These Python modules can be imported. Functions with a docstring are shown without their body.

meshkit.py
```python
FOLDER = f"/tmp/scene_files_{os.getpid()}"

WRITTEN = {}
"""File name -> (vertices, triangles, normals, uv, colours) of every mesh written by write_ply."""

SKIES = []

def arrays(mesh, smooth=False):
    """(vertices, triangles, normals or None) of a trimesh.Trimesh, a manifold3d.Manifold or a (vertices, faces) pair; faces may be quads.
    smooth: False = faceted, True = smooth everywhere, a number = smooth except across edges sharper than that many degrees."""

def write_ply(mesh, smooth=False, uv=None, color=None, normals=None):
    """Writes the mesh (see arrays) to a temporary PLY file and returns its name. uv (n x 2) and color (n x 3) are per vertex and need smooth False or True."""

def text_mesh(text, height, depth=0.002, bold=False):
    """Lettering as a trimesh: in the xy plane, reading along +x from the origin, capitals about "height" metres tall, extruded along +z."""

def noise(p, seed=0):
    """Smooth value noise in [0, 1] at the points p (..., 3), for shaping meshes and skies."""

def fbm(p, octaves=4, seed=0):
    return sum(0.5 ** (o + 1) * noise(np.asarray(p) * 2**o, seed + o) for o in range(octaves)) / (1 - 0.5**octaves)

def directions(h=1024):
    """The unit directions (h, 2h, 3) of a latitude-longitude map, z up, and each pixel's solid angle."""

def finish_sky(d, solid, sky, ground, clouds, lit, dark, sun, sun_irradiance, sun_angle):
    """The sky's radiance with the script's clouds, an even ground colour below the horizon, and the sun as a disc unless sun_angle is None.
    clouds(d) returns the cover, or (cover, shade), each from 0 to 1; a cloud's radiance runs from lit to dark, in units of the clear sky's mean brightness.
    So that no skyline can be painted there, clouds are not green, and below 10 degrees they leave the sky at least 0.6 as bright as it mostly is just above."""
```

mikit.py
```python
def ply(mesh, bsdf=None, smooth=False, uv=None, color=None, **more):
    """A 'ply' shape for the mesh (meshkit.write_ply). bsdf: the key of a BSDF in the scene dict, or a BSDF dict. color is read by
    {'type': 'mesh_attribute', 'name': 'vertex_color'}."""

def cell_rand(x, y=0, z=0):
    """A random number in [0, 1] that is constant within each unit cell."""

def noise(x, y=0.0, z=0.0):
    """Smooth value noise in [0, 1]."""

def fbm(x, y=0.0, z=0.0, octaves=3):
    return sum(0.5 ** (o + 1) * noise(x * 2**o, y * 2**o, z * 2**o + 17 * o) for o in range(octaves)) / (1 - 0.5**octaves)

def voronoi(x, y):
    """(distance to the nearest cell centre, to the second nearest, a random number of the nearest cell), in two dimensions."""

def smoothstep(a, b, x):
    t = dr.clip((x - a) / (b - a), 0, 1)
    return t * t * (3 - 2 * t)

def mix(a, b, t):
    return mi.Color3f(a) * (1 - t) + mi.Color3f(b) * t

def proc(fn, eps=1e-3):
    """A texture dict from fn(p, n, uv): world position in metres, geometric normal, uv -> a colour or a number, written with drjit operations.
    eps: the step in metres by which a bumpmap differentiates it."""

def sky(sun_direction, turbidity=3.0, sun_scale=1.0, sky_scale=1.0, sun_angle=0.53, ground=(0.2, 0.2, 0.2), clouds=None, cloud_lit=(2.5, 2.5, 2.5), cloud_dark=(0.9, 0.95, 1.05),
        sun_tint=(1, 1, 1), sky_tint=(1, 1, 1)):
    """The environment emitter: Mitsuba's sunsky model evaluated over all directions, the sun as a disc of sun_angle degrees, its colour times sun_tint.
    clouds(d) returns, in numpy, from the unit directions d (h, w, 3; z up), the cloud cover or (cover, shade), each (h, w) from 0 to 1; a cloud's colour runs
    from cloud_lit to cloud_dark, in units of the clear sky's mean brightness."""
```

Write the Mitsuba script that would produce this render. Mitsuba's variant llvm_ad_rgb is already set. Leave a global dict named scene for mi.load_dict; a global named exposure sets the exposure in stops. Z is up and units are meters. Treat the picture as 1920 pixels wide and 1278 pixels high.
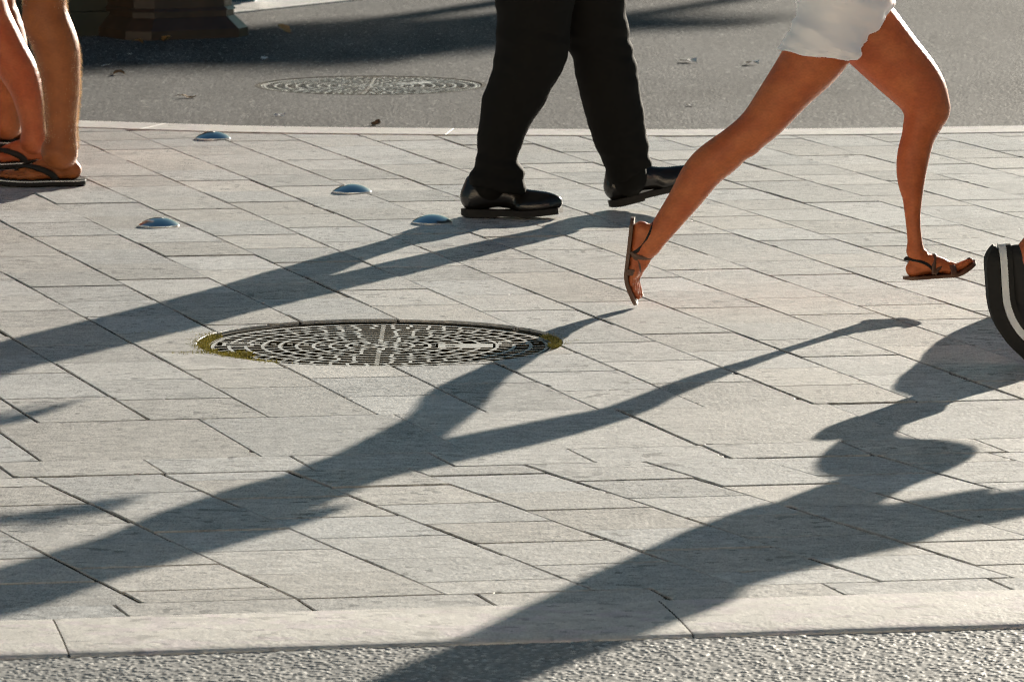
import math
import random
import numpy as np
import trimesh
import shapely
import shapely.affinity
from shapely.geometry import Polygon, Point, LineString, box as sbox
from shapely.ops import unary_union
import mapbox_earcut as earcut
import drjit as dr
import mitsuba as mi
import mikit
import meshkit
from mikit import proc, noise, fbm, voronoi, cell_rand, smoothstep, mix

T = mi.ScalarTransform4f
scene, labels = {"type": "scene"}, {}

# ------------------------------------------------------------------ camera, sky, exposure
CAM_H, PITCH = 1.66, math.atan(1352 / 10500.0)
scene["camera"] = {
    "type": "thinlens", "fov": 2 * math.degrees(math.atan(960 / 10500.0)), "fov_axis": "x",
    "aperture_radius": 0.0045, "focus_distance": 12.3, "near_clip": 0.1, "far_clip": 2000.0,
    "to_world": T().look_at(origin=[0, 0, CAM_H], target=[0, math.cos(PITCH), CAM_H - math.sin(PITCH)], up=[0, 0, 1]),
}
SUN = np.array([0.99, 2.34, 0.60])
scene["sky"] = mikit.sky(SUN.tolist(), turbidity=2.0, sun_scale=1.0, sky_scale=0.150, sun_tint=(0.855, 1.155, 2.17), sky_tint=(0.88, 1.15, 1.15))
exposure = 3.70

# ------------------------------------------------------------------ helpers
def key_for(name):
    if name not in scene:
        return name
    n = 1
    while f"{name}_{n:03d}" in scene:
        n += 1
    return f"{name}_{n:03d}"

taken = {}
def thing_key(name):
    n = taken.get(name, 0)
    taken[name] = n + 1
    return name if n == 0 else f"{name}_{n:03d}"

def tag(key, label=None, category=None, group=None, kind=None):
    d = labels.setdefault(key, {})
    for a, b in (("label", label), ("category", category), ("group", group), ("kind", kind)):
        if b:
            d[a] = b

def part(parent, name, mesh, bsdf, smooth=False, kind=None, label=None, **more):
    k = key_for(f"{parent}__{name}" if parent else name)
    scene[k] = mikit.ply(mesh, bsdf, smooth=smooth, **more)
    if kind or label:
        tag(k, label=label, kind=kind)
    return k

def tri(poly):
    """earcut of a shapely polygon: (2-D vertices, faces)"""
    rings = [np.array(poly.exterior.coords)[:-1]] + [np.array(r.coords)[:-1] for r in poly.interiors]
    v = np.vstack(rings)
    ends = np.cumsum([len(r) for r in rings]).astype(np.uint32)
    return v, earcut.triangulate_float64(v, ends).reshape(-1, 3).astype(int)

def slab(poly, z0, z1, bevel=0.0, tilt=(0, 0)):
    """a polygon extruded from z0 to z1, its top edge bevelled; tilt: slope of the top in x and y"""
    poly = shapely.geometry.polygon.orient(poly)
    out = np.array(poly.exterior.coords)[:-1]
    c = out.mean(0)
    n = len(out)
    def zz(p, z):
        return z + (p[:, 0] - c[0]) * tilt[0] + (p[:, 1] - c[1]) * tilt[1]
    # inset ring by moving along the bisectors
    inn = out
    if bevel:
        e = np.roll(out, -1, 0) - out
        e /= np.linalg.norm(e, axis=1, keepdims=True) + 1e-12
        nl = np.stack([-e[:, 1], e[:, 0]], 1)
        m = nl + np.roll(nl, 1, 0)
        m /= np.maximum((m * nl).sum(1, keepdims=True), 0.35)
        inn = out + m * bevel
    v = np.vstack([np.c_[out, np.full(n, z0)], np.c_[out, zz(out, z1 - bevel * 0.8)], np.c_[inn, zz(inn, z1)]])
    i = np.arange(n); j = (i + 1) % n
    f = [np.c_[i, j, j + n], np.c_[i, j + n, i + n], np.c_[i + n, j + n, j + 2 * n], np.c_[i + n, j + 2 * n, i + 2 * n]]
    _, t = tri(Polygon(inn))
    a = inn[t]
    area = (a[:, 1, 0] - a[:, 0, 0]) * (a[:, 2, 1] - a[:, 0, 1]) - (a[:, 2, 0] - a[:, 0, 0]) * (a[:, 1, 1] - a[:, 0, 1])
    t = np.where(area[:, None] < 0, t[:, ::-1], t) + 2 * n
    return trimesh.Trimesh(v, np.vstack(f + [t]), process=False)

def sep(m):
    """every face its own three vertices: crisp edges with per-vertex uv"""
    return trimesh.Trimesh(np.array(m.vertices)[np.array(m.faces)].reshape(-1, 3), np.arange(3 * len(m.faces)).reshape(-1, 3), process=False)

def boxm(x0, x1, y0, y1, z0, z1):
    return trimesh.creation.box(bounds=[[x0, y0, z0], [x1, y1, z1]])

def cat(ms):
    return trimesh.util.concatenate(ms)

def tube(pts, rad, sides=10, flat=1.0, up=None, cap=True):
    """a swept elliptical tube: rad across, rad*flat along the local 'up'"""
    p = np.asarray(pts, float)
    rad = np.broadcast_to(rad, (len(p),))
    t = np.gradient(p, axis=0)
    t /= np.linalg.norm(t, axis=1, keepdims=True) + 1e-12
    up = np.array([0, 0, 1.0]) if up is None else np.asarray(up, float)
    up = np.broadcast_to(up, p.shape)
    a = np.cross(t, up)
    a /= np.linalg.norm(a, axis=1, keepdims=True) + 1e-9
    b = np.cross(a, t)
    ang = np.arange(sides) * 2 * np.pi / sides
    v = p[:, None] + rad[:, None, None] * (np.cos(ang)[None, :, None] * a[:, None] + flat * np.sin(ang)[None, :, None] * b[:, None])
    m = len(p)
    i, j = np.meshgrid(np.arange(m - 1), np.arange(sides), indexing="ij")
    q = np.stack([i * sides + j, i * sides + (j + 1) % sides, (i + 1) * sides + (j + 1) % sides, (i + 1) * sides + j], -1).reshape(-1, 4)
    f = np.vstack([q[:, [0, 1, 2]], q[:, [0, 2, 3]]])
    v = v.reshape(-1, 3)
    if cap:
        v = np.vstack([v, p[0], p[-1]])
        k = np.arange(sides)
        f = np.vstack([f, np.c_[(k + 1) % sides, k, np.full(sides, len(v) - 2)], np.c_[(m - 1) * sides + k, (m - 1) * sides + (k + 1) % sides, np.full(sides, len(v) - 1)]])
    mesh = trimesh.Trimesh(v, f, process=False)
    if mesh.volume < 0:
        mesh.invert()
    return mesh

def spline(pts, n):
    from scipy.interpolate import PchipInterpolator, CubicSpline
    p = np.asarray(pts, float)
    s = np.r_[0, np.cumsum(np.linalg.norm(np.diff(p[:, :3], axis=0), axis=1))]
    return (PchipInterpolator if len(p) < 3 else CubicSpline)(s, p)(np.linspace(0, s[-1], n))

# ------------------------------------------------------------------ implicit bodies
class Field:
    """a signed distance on a rectilinear grid with finer steps where asked for"""
    def __init__(self, lo, hi, step, fine=()):
        self.ax = []
        for k in range(3):
            x, out = lo[k], []
            while x < hi[k]:
                out.append(x)
                h = step
                for (a, b, s) in fine:
                    if a[k] - step < x < b[k]:
                        h = min(h, s)
                x += h
            self.ax.append(np.array(out))
        self.F = np.full([len(a) for a in self.ax], 0.05, np.float32)
    def box(self, lo, hi):
        s = []
        for k in range(3):
            i, j = np.searchsorted(self.ax[k], [lo[k], hi[k]])
            s.append(slice(max(i - 1, 0), min(j + 1, len(self.ax[k]))))
        return tuple(s)
    def grid(self, s):
        return np.meshgrid(*[self.ax[k][s[k]].astype(np.float32) for k in range(3)], indexing="ij", sparse=True)
    @staticmethod
    def smin(a, b, k):
        if k <= 0:
            return np.minimum(a, b)
        h = np.maximum(k - np.abs(a - b), 0) / k
        return np.minimum(a, b) - h * h * k * 0.25
    def chain(self, st, k=0.0, depth=1.0, sub=4, mode="add", grow=0.0):
        """stations (x, y, z, r): a limb; depth: its size along y relative to r"""
        st = np.asarray(st, float)
        if sub > 1 and len(st) > 2:
            st = spline(st, (len(st) - 1) * sub + 1)
        pad = 0.03 + abs(k)
        r = st[:, 3] + grow
        R = r * max(depth, 1)
        s = self.box((st[:, :3] - R[:, None]).min(0) - pad, (st[:, :3] + R[:, None]).max(0) + pad)
        loc = np.full(self.F[s].shape, 0.05, np.float32)
        for i in range(len(st) - 1):
            a, b = st[i, :3], st[i + 1, :3]
            rr = max(r[i], r[i + 1]) * max(depth, 1) + pad
            q = self.box(np.minimum(a, b) - rr, np.maximum(a, b) + rr)
            X, Y, Z = self.grid(q)
            d = b - a
            w = np.array([1, 1 / depth, 1])
            dw = d * w
            L2 = float(dw @ dw) + 1e-12
            px, py, pz = (X - a[0]), (Y - a[1]) / depth, (Z - a[2])
            t = np.clip((px * dw[0] + py * dw[1] + pz * dw[2]) / L2, 0, 1)
            dist = np.sqrt((px - t * dw[0]) ** 2 + (py - t * dw[1]) ** 2 + (pz - t * dw[2]) ** 2) - (r[i] + t * (r[i + 1] - r[i]))
            dist = dist * min(1.0, depth)
            o = tuple(slice(q[c].start - s[c].start, q[c].stop - s[c].start) for c in range(3))
            o = tuple(slice(max(u.start, 0), max(min(u.stop, loc.shape[c]), 0)) for c, u in enumerate(o))
            q0 = tuple(slice(o[c].start + s[c].start - q[c].start, o[c].stop + s[c].start - q[c].start) for c in range(3))
            loc[o] = np.minimum(loc[o], dist[q0])
        if mode == "add":
            self.F[s] = self.smin(self.F[s], loc, k)
        else:
            self.F[s] = -self.smin(-self.F[s], loc, k)
    def ell(self, c, r, k=0.0, R=None, mode="add"):
        """an ellipsoid with half sizes r, its axes the rows of R"""
        c, r = np.asarray(c, float), np.asarray(r, float)
        R = np.eye(3) if R is None else np.asarray(R, float)
        e = np.sqrt(((R * r[:, None]) ** 2).sum(0)) + 0.03 + k
        s = self.box(c - e, c + e)
        X, Y, Z = self.grid(s)
        X, Y, Z = X - c[0], Y - c[1], Z - c[2]
        q = [(R[i, 0] * X + R[i, 1] * Y + R[i, 2] * Z) / r[i] for i in range(3)]
        n = np.sqrt(q[0] ** 2 + q[1] ** 2 + q[2] ** 2)
        g = np.sqrt((q[0] / r[0]) ** 2 + (q[1] / r[1]) ** 2 + (q[2] / r[2]) ** 2) + 1e-6
        d = n * (n - 1) / g
        d = np.clip(d, -0.2, 0.2).astype(np.float32)
        self.F[s] = self.smin(self.F[s], d, k) if mode == "add" else -self.smin(-self.F[s], d, k)
    def cut(self, p, n):
        """keep only the side that n points away from"""
        X, Y, Z = self.grid((slice(None),) * 3)
        n = np.asarray(n, float) / np.linalg.norm(n)
        self.F = np.maximum(self.F, ((X - p[0]) * n[0] + (Y - p[1]) * n[1] + (Z - p[2]) * n[2]).astype(np.float32))
    def ripple(self, fn):
        """displace by fn(x, y, z), only near the surface"""
        near = np.argwhere(np.abs(self.F) < 0.03)
        p = np.stack([self.ax[k][near[:, k]] for k in range(3)], 1)
        self.F[tuple(near.T)] += fn(p).astype(np.float32)
    def mesh(self, relax=3):
        F = self.F
        inside = F < 0
        cross = np.zeros([n - 1 for n in F.shape], bool)
        corner = [(a, b, c) for a in (0, 1) for b in (0, 1) for c in (0, 1)]
        sub = lambda A, o: A[tuple(slice(o[k], A.shape[k] - 1 + o[k]) for k in range(3))]  # noqa: E731
        first = sub(inside, (0, 0, 0))
        for o in corner[1:]:
            cross |= sub(inside, o) != first
        cells = np.argwhere(cross)
        index = np.full(cross.shape, -1, np.int32)
        index[tuple(cells.T)] = np.arange(len(cells))
        pos, num = np.zeros((len(cells), 3)), np.zeros(len(cells))
        for o in corner:
            for k in range(3):
                if o[k]:
                    continue
                o2 = tuple(o[c] + (c == k) for c in range(3))
                ia, ib = cells + o, cells + o2
                fa, fb = F[tuple(ia.T)], F[tuple(ib.T)]
                on = (fa < 0) != (fb < 0)
                t = np.where(on, fa / np.where(on, fa - fb, 1), 0)
                pa = np.stack([self.ax[c][ia[:, c]] for c in range(3)], 1)
                pb = np.stack([self.ax[c][ib[:, c]] for c in range(3)], 1)
                pos += np.where(on[:, None], pa + (pb - pa) * t[:, None], 0)
                num += on
        v = pos / num[:, None]
        faces = []
        for k in range(3):
            a, b = [(1, 2), (2, 0), (0, 1)][k]
            lo = [slice(None)] * 3; hi = [slice(None)] * 3
            lo[k] = slice(0, -1); hi[k] = slice(1, None)
            ch = inside[tuple(lo)] != inside[tuple(hi)]
            e = np.argwhere(ch)
            e = e[(e[:, a] > 0) & (e[:, b] > 0) & (e[:, a] < F.shape[a] - 1) & (e[:, b] < F.shape[b] - 1)]
            flip = ~inside[tuple(e.T)]
            q = []
            for da, db in ((-1, -1), (0, -1), (0, 0), (-1, 0)):
                c = e.copy(); c[:, a] += da; c[:, b] += db
                q.append(index[tuple(c.T)])
            q = np.stack(q, 1)
            q[flip] = q[flip][:, ::-1]
            faces.append(q)
        q = np.vstack(faces)
        q = q[(q >= 0).all(1)]
        f = np.vstack([q[:, [0, 1, 2]], q[:, [0, 2, 3]]])
        # relax a little along the neighbours
        ed = np.vstack([q[:, [0, 1]], q[:, [1, 2]], q[:, [2, 3]], q[:, [3, 0]]])
        import scipy.sparse as sp
        n = len(v)
        A = sp.coo_matrix((np.ones(2 * len(ed)), (np.r_[ed[:, 0], ed[:, 1]], np.r_[ed[:, 1], ed[:, 0]])), shape=(n, n)).tocsr()
        A.data[:] = 1
        deg = np.maximum(np.asarray(A.sum(1)).ravel(), 1)
        for _ in range(relax):
            v = v + 0.5 * (A @ v / deg[:, None] - v)
            v = v - 0.52 * (A @ v / deg[:, None] - v)
        used = np.unique(f)
        re = np.full(n, -1); re[used] = np.arange(len(used))
        return trimesh.Trimesh(v[used], re[f], process=False)

class Foot:
    """a local frame for a foot: x from heel to toe, y to the left of it, z from the sole up, in foot lengths; the front bends up at the ball"""
    def __init__(self, heel, fwd, up, length, bend=0.0, side=1, ball=0.68, spread=0.10):
        f = np.asarray(fwd, float); f /= np.linalg.norm(f)
        u = np.asarray(up, float); u = u - f * (u @ f); u /= np.linalg.norm(u)
        self.o, self.f, self.u, self.l = np.asarray(heel, float), f, u, np.cross(u, f)
        self.L, self.side = length, side          # side = +1: the big toe is on the left (+y)
        s = np.linspace(-0.3, 1.3, 321)
        th = np.radians(bend) * np.clip((s - ball + spread) / (2 * spread), 0, 1)
        dx = np.gradient(s)
        px = np.cumsum(np.cos(th) * dx); pz = np.cumsum(np.sin(th) * dx)
        i0 = np.argmin(abs(s))
        self.s, self.px, self.pz, self.th = s, px - px[i0], pz - pz[i0], th
    def __call__(self, p):
        p = np.atleast_2d(np.asarray(p, float))
        x = np.interp(p[:, 0], self.s, self.px); z = np.interp(p[:, 0], self.s, self.pz); t = np.interp(p[:, 0], self.s, self.th)
        X = x - p[:, 2] * np.sin(t); Z = z + p[:, 2] * np.cos(t)
        return self.o + self.L * (X[:, None] * self.f + (p[:, 1] * self.side)[:, None] * self.l + Z[:, None] * self.u)
    def st(self, rows):
        rows = np.asarray(rows, float)
        return np.c_[self(rows[:, :3]), rows[:, 3] * self.L]

def bare_foot(F, ft, lift=0.0, ankle=None):
    """heel, instep, ball and five toes; lift: how far the sole stands above the frame's zero, in foot lengths"""
    u = lift
    k = 0.055 * ft.L
    F.chain(ft.st([(.13, .0, .10 + u, .098), (.22, .005, .13 + u, .105), (.36, .02, .135 + u, .10), (.50, .03, .115 + u, .088), (.64, .045, .085 + u, .075), (.72, .05, .068 + u, .062)]), k=k, sub=3)
    F.chain(ft.st([(.13, .0, .095 + u, .09), (.30, -.045, .075 + u, .07), (.48, -.07, .065 + u, .062), (.64, -.085, .055 + u, .052)]), k=k, sub=2)
    F.chain(ft.st([(.64, .05, .07 + u, .062), (.62, -.03, .07 + u, .06), (.60, -.10, .05 + u, .048)]), k=k, sub=2)
    F.chain(ft.st([(.24, .01, .20 + u, .105), (.38, .02, .175 + u, .09), (.50, .025, .14 + u, .075)]), k=k, sub=2)
    t = 0.008 * ft.L
    for rows in ([(.70, .068, .062, .054), (.82, .075, .052, .047), (.92, .072, .046, .043), (.965, .068, .042, .034)],
                 [(.70, .018, .060, .042), (.83, .017, .054, .034), (.92, .016, .040, .031), (.965, .014, .032, .027)],
                 [(.68, -.028, .056, .038), (.79, -.034, .050, .031), (.875, -.038, .037, .029), (.915, -.040, .030, .025)],
                 [(.65, -.070, .052, .036), (.74, -.082, .046, .030), (.82, -.088, .034, .027), (.855, -.090, .028, .024)],
                 [(.61, -.110, .046, .034), (.68, -.126, .040, .029), (.745, -.134, .032, .026), (.775, -.135, .027, .023)]):
        F.chain(ft.st([(a, b, c + u, d) for a, b, c, d in rows]), k=t, sub=2)
    if ankle is not None:     # from the shin's last station down into the foot, with the two ankle knuckles
        a = np.asarray(ankle, float)
        mid = ft.st([(.20, .0, .22 + u, .115)])[0]
        F.chain(np.array([a, (a + mid) / 2, mid]), k=k, sub=3)
        for y, z in ((.10, .30), (-.09, .27)):
            F.chain(ft.st([(.235, y * .78, z + u, .045), (.23, y * .78, z - .01 + u, .045)]), k=0.03 * ft.L, sub=1)

SOLE = np.array([(0, 0), (.015, .075), (.08, .125), (.22, .135), (.40, .115), (.55, .135), (.68, .17), (.80, .175), (.92, .145), (1.0, .085), (1.03, .01), (1.01, -.06), (.94, -.125), (.82, -.175), (.66, -.185), (.50, -.155), (.36, -.125), (.20, -.125), (.07, -.11), (.012, -.06)])

def sole_mesh(ft, z0, z1, grow=0.0, x0=None, x1=None, wide=1.0, round_heel=0.0):
    """a sole between the heights z0 and z1 (foot lengths), following the foot's bend"""
    o = np.vstack([SOLE, SOLE[:1]]) * [1, wide]
    p = spline(np.c_[o, np.zeros(len(o))], 73)[:-1, :2]
    poly = Polygon(p).buffer(grow, join_style=1)
    if x0 is not None:
        poly = poly.intersection(sbox(x0, -1, x1, 1))
    m = trimesh.creation.extrude_polygon(poly, 1.0, engine="earcut")
    v, f = trimesh.remesh.subdivide_to_size(m.vertices * [1, 1, 0.04], m.faces, 0.06, max_iter=12)
    zz = v[:, 2] / 0.04
    v = np.c_[v[:, :2], z0 + (z1 - z0) * zz]
    if round_heel:
        v[:, 2] += round_heel * np.clip((0.13 - v[:, 0]) / 0.15, 0, 1) ** 2 * (1 - zz)
        v[:, 0] += 0.5 * round_heel * np.clip((0.13 - v[:, 0]) / 0.15, 0, 1) * zz
    v = ft(v)
    out = trimesh.Trimesh(v, f, process=True)
    if out.volume < 0:
        out.invert()
    return out

def strap(ft, pts, width, thick, n=24, axis=(.22, .80), out=1.0):
    """a flat band over the foot, lying along its skin"""
    q = spline(pts, n)
    c = np.c_[np.clip(q[:, 0], *axis), np.zeros(n), np.full(n, .10)]
    q = c + (q - c) * out
    d = q - c
    d /= np.linalg.norm(d, axis=1, keepdims=True)
    up = d[:, :1] * ft.f + d[:, 1:2] * ft.side * ft.l + d[:, 2:] * ft.u
    return tube(ft(q), width, 10, thick / float(np.mean(width)), up=up)
# ------------------------------------------------------------------ materials
def principled(color, rough, **kw):
    return {"type": "principled", "base_color": color if isinstance(color, dict) else {"type": "rgb", "value": list(color)}, "roughness": rough, **kw}

def bumped(inner, fn, scale, eps=1e-3):
    return {"type": "bumpmap", "arbitrary": proc(fn, eps), "scale": scale, "bsdf": inner}

def two(b):
    return {"type": "twosided", "bsdf": b}

def stone_color(p, n, uv):
    # grey flamed granite: grain, fine streaks, a few stains; uv carries each slab's own tone
    tone = uv.x
    big = fbm(p.x * 3.1 + uv.y * 40, p.y * 3.1, 0, 3) - 0.5
    grain = noise(p.x * 420, p.y * 130, p.z * 50) - 0.5
    mid = fbm(p.x * 38, p.y * 62, uv.y * 9, 3) - 0.5
    pits = smoothstep(0.70, 0.86, noise(p.x * 48, p.y * 60, uv.x * 9)) * smoothstep(0.35, 0.6, noise(p.x * 11, p.y * 7, uv.y * 9))
    v = (0.40 + (tone - 0.5) * 0.12 + big * 0.10 + grain * 0.20 + mid * 0.30) * (1 - 0.5 * pits)
    stain = smoothstep(0.70, 0.78, fbm(p.x * 9 + 31, p.y * 4.5 + uv.y * 7, 0, 3))
    c = mix((1.0, 0.955, 0.895), (0.965, 0.97, 0.965), uv.y) * v
    return c * (1 - 0.13 * stain)

def stone_bump(p, n, uv):
    return fbm(p.x * 170, p.y * 120, 0, 3) + noise(p.x * 34, p.y * 95, uv.y * 5) * 0.25

scene["mat_paving"] = bumped(principled(proc(stone_color), 0.50, specular=0.60), stone_bump, 0.0009)

def kerb_color(p, n, uv):
    big = fbm(p.x * 5 + uv.x * 50, p.y * 9, 0, 3) - 0.5
    grain = noise(p.x * 380, p.y * 160, p.z * 90) - 0.5
    mid = fbm(p.x * 45, p.y * 40, uv.x * 5, 2) - 0.5
    rosy = smoothstep(0.45, 0.75, fbm(p.x * 22, p.y * 30, 3.0, 2))
    c = mix((0.565, 0.545, 0.51), (0.55, 0.505, 0.505), rosy)
    return c * (1 + big * 0.30 + grain * 0.30 + mid * 0.34) * (1 - 0.30 * smoothstep(0.74, 0.86, noise(p.x * 46, p.y * 62, uv.y * 7)))

def kerb_bump(p, n, uv):
    return fbm(p.x * 150, p.y * 110, p.z * 150, 3)

scene["mat_kerb"] = bumped(principled(proc(kerb_color), 0.6, specular=0.4), kerb_bump, 0.0009)

def joint_color(p, n, uv):
    return mix((0.028, 0.025, 0.019), (0.06, 0.052, 0.042), fbm(p.x * 35, p.y * 35, 0, 3))

scene["mat_joint"] = principled(proc(joint_color), 0.95, specular=0.1)

def road_color(p, n, uv):
    grain = noise(p.x * 210, p.y * 48, 0)
    chips = smoothstep(0.80, 0.90, noise(p.x * 95 + 7, p.y * 24 + 3, 0))
    dark = smoothstep(0.66, 0.80, noise(p.x * 120 + 70, p.y * 26 + 13, 0))
    big = fbm(p.x * 0.9, p.y * 0.7, 0, 4)
    worn = fbm(p.x * 6.0, p.y * 1.6, 4.0, 3)
    v = 0.088 + (big - 0.5) * 0.06 + (worn - 0.5) * 0.055 + (grain - 0.5) * 0.12
    c = mi.Color3f(1.0, 0.995, 0.995) * v
    return mix(mix(c, (0.30, 0.295, 0.28), chips * 0.6), (0.05, 0.05, 0.055), dark * 0.6)

def road_bump(p, n, uv):
    return noise(p.x * 140, p.y * 90, 0) + 0.6 * noise(p.x * 60, p.y * 40, 5.0)

scene["mat_road"] = bumped(principled(proc(road_color), 0.75, specular=0.16), road_bump, 0.0016)

def chip_color(p, n, uv):
    # exposed aggregate: each pebble (uv.x) has its own tone; between them dark binder
    r = uv.x
    pale = mix((0.30, 0.30, 0.295), (0.62, 0.61, 0.58), smoothstep(0.30, 0.95, r))
    c = mix((0.10, 0.10, 0.105), pale, smoothstep(0.10, 0.22, r))
    return mix((0.20, 0.198, 0.192), c, uv.y) * (0.86 + 0.28 * noise(p.x * 500, p.y * 500, p.z * 500))

scene["mat_chips"] = principled(proc(chip_color), 0.55, specular=0.5)

def iron_color(p, n, uv):
    rust = smoothstep(0.45, 0.8, fbm(p.x * 40, p.y * 40, p.z * 60, 3))
    return mix((0.66, 0.645, 0.61), (0.30, 0.26, 0.21), rust * 0.85)

scene["mat_cast_iron"] = bumped(principled(proc(iron_color), 0.42, metallic=0.45, specular=0.6), lambda p, n, uv: fbm(p.x * 160, p.y * 160, p.z * 160, 2), 0.0006)
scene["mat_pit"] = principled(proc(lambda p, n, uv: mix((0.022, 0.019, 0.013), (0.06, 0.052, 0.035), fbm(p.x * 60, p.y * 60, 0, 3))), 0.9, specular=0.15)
scene["mat_steel"] = bumped(principled((0.86, 0.88, 0.90), 0.15, metallic=1.0), lambda p, n, uv: fbm(p.x * 300, p.y * 300, p.z * 300, 2), 0.00012)
scene["mat_moss"] = two(principled(proc(lambda p, n, uv: mix((0.17, 0.16, 0.035), (0.50, 0.43, 0.15), fbm(p.x * 70, p.y * 70, p.z * 120, 2))), 0.9, specular=0.1))
scene["mat_dead_leaf"] = two(principled(proc(lambda p, n, uv: mix((0.13, 0.07, 0.03), (0.36, 0.22, 0.09), uv.x) * (0.7 + 0.6 * noise(p.x * 150, p.y * 150, 0))), 0.7))
scene["mat_scrap"] = two(principled((0.72, 0.71, 0.68), 0.7))

def skin(base, ruddy, sheen):
    def fn(p, n, uv):
        m = fbm(p.x * 24, p.y * 24, p.z * 24, 3)
        s = noise(p.x * 260, p.y * 260, p.z * 260)
        return mix(base, ruddy, smoothstep(0.30, 0.7, m)) * (0.88 + 0.24 * s)
    return bumped(principled(proc(fn), 0.5, specular=0.3, sheen=sheen, sheen_tint=0.3), lambda p, n, uv: fbm(p.x * 260, p.y * 260, p.z * 260, 3), 0.0007)

scene["mat_skin_tan"] = skin((0.475, 0.138, 0.047), (0.41, 0.104, 0.036), 0.12)
scene["mat_skin_brown"] = skin((0.345, 0.108, 0.033), (0.29, 0.084, 0.025), 0.2)
scene["mat_skin_rosy"] = skin((0.43, 0.122, 0.046), (0.40, 0.096, 0.036), 0.2)
scene["mat_nail"] = principled((0.55, 0.33, 0.26), 0.25, specular=0.6)
scene["mat_eye"] = principled((0.75, 0.73, 0.70), 0.1)
scene["mat_leg_hair"] = two(principled((0.78, 0.60, 0.38), 0.45, specular=0.6))
scene["mat_hair"] = principled(proc(lambda p, n, uv: mix((0.03, 0.02, 0.013), (0.09, 0.055, 0.03), noise(p.x * 400, p.y * 400, p.z * 30))), 0.45)

def weave(a, b, k):
    def fn(p, n, uv):
        return mix(a, b, 0.5 * noise(p.x * k, p.y * k, p.z * k) + 0.5 * fbm(p.x * 9, p.y * 9, p.z * 9, 3))
    return fn

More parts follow.
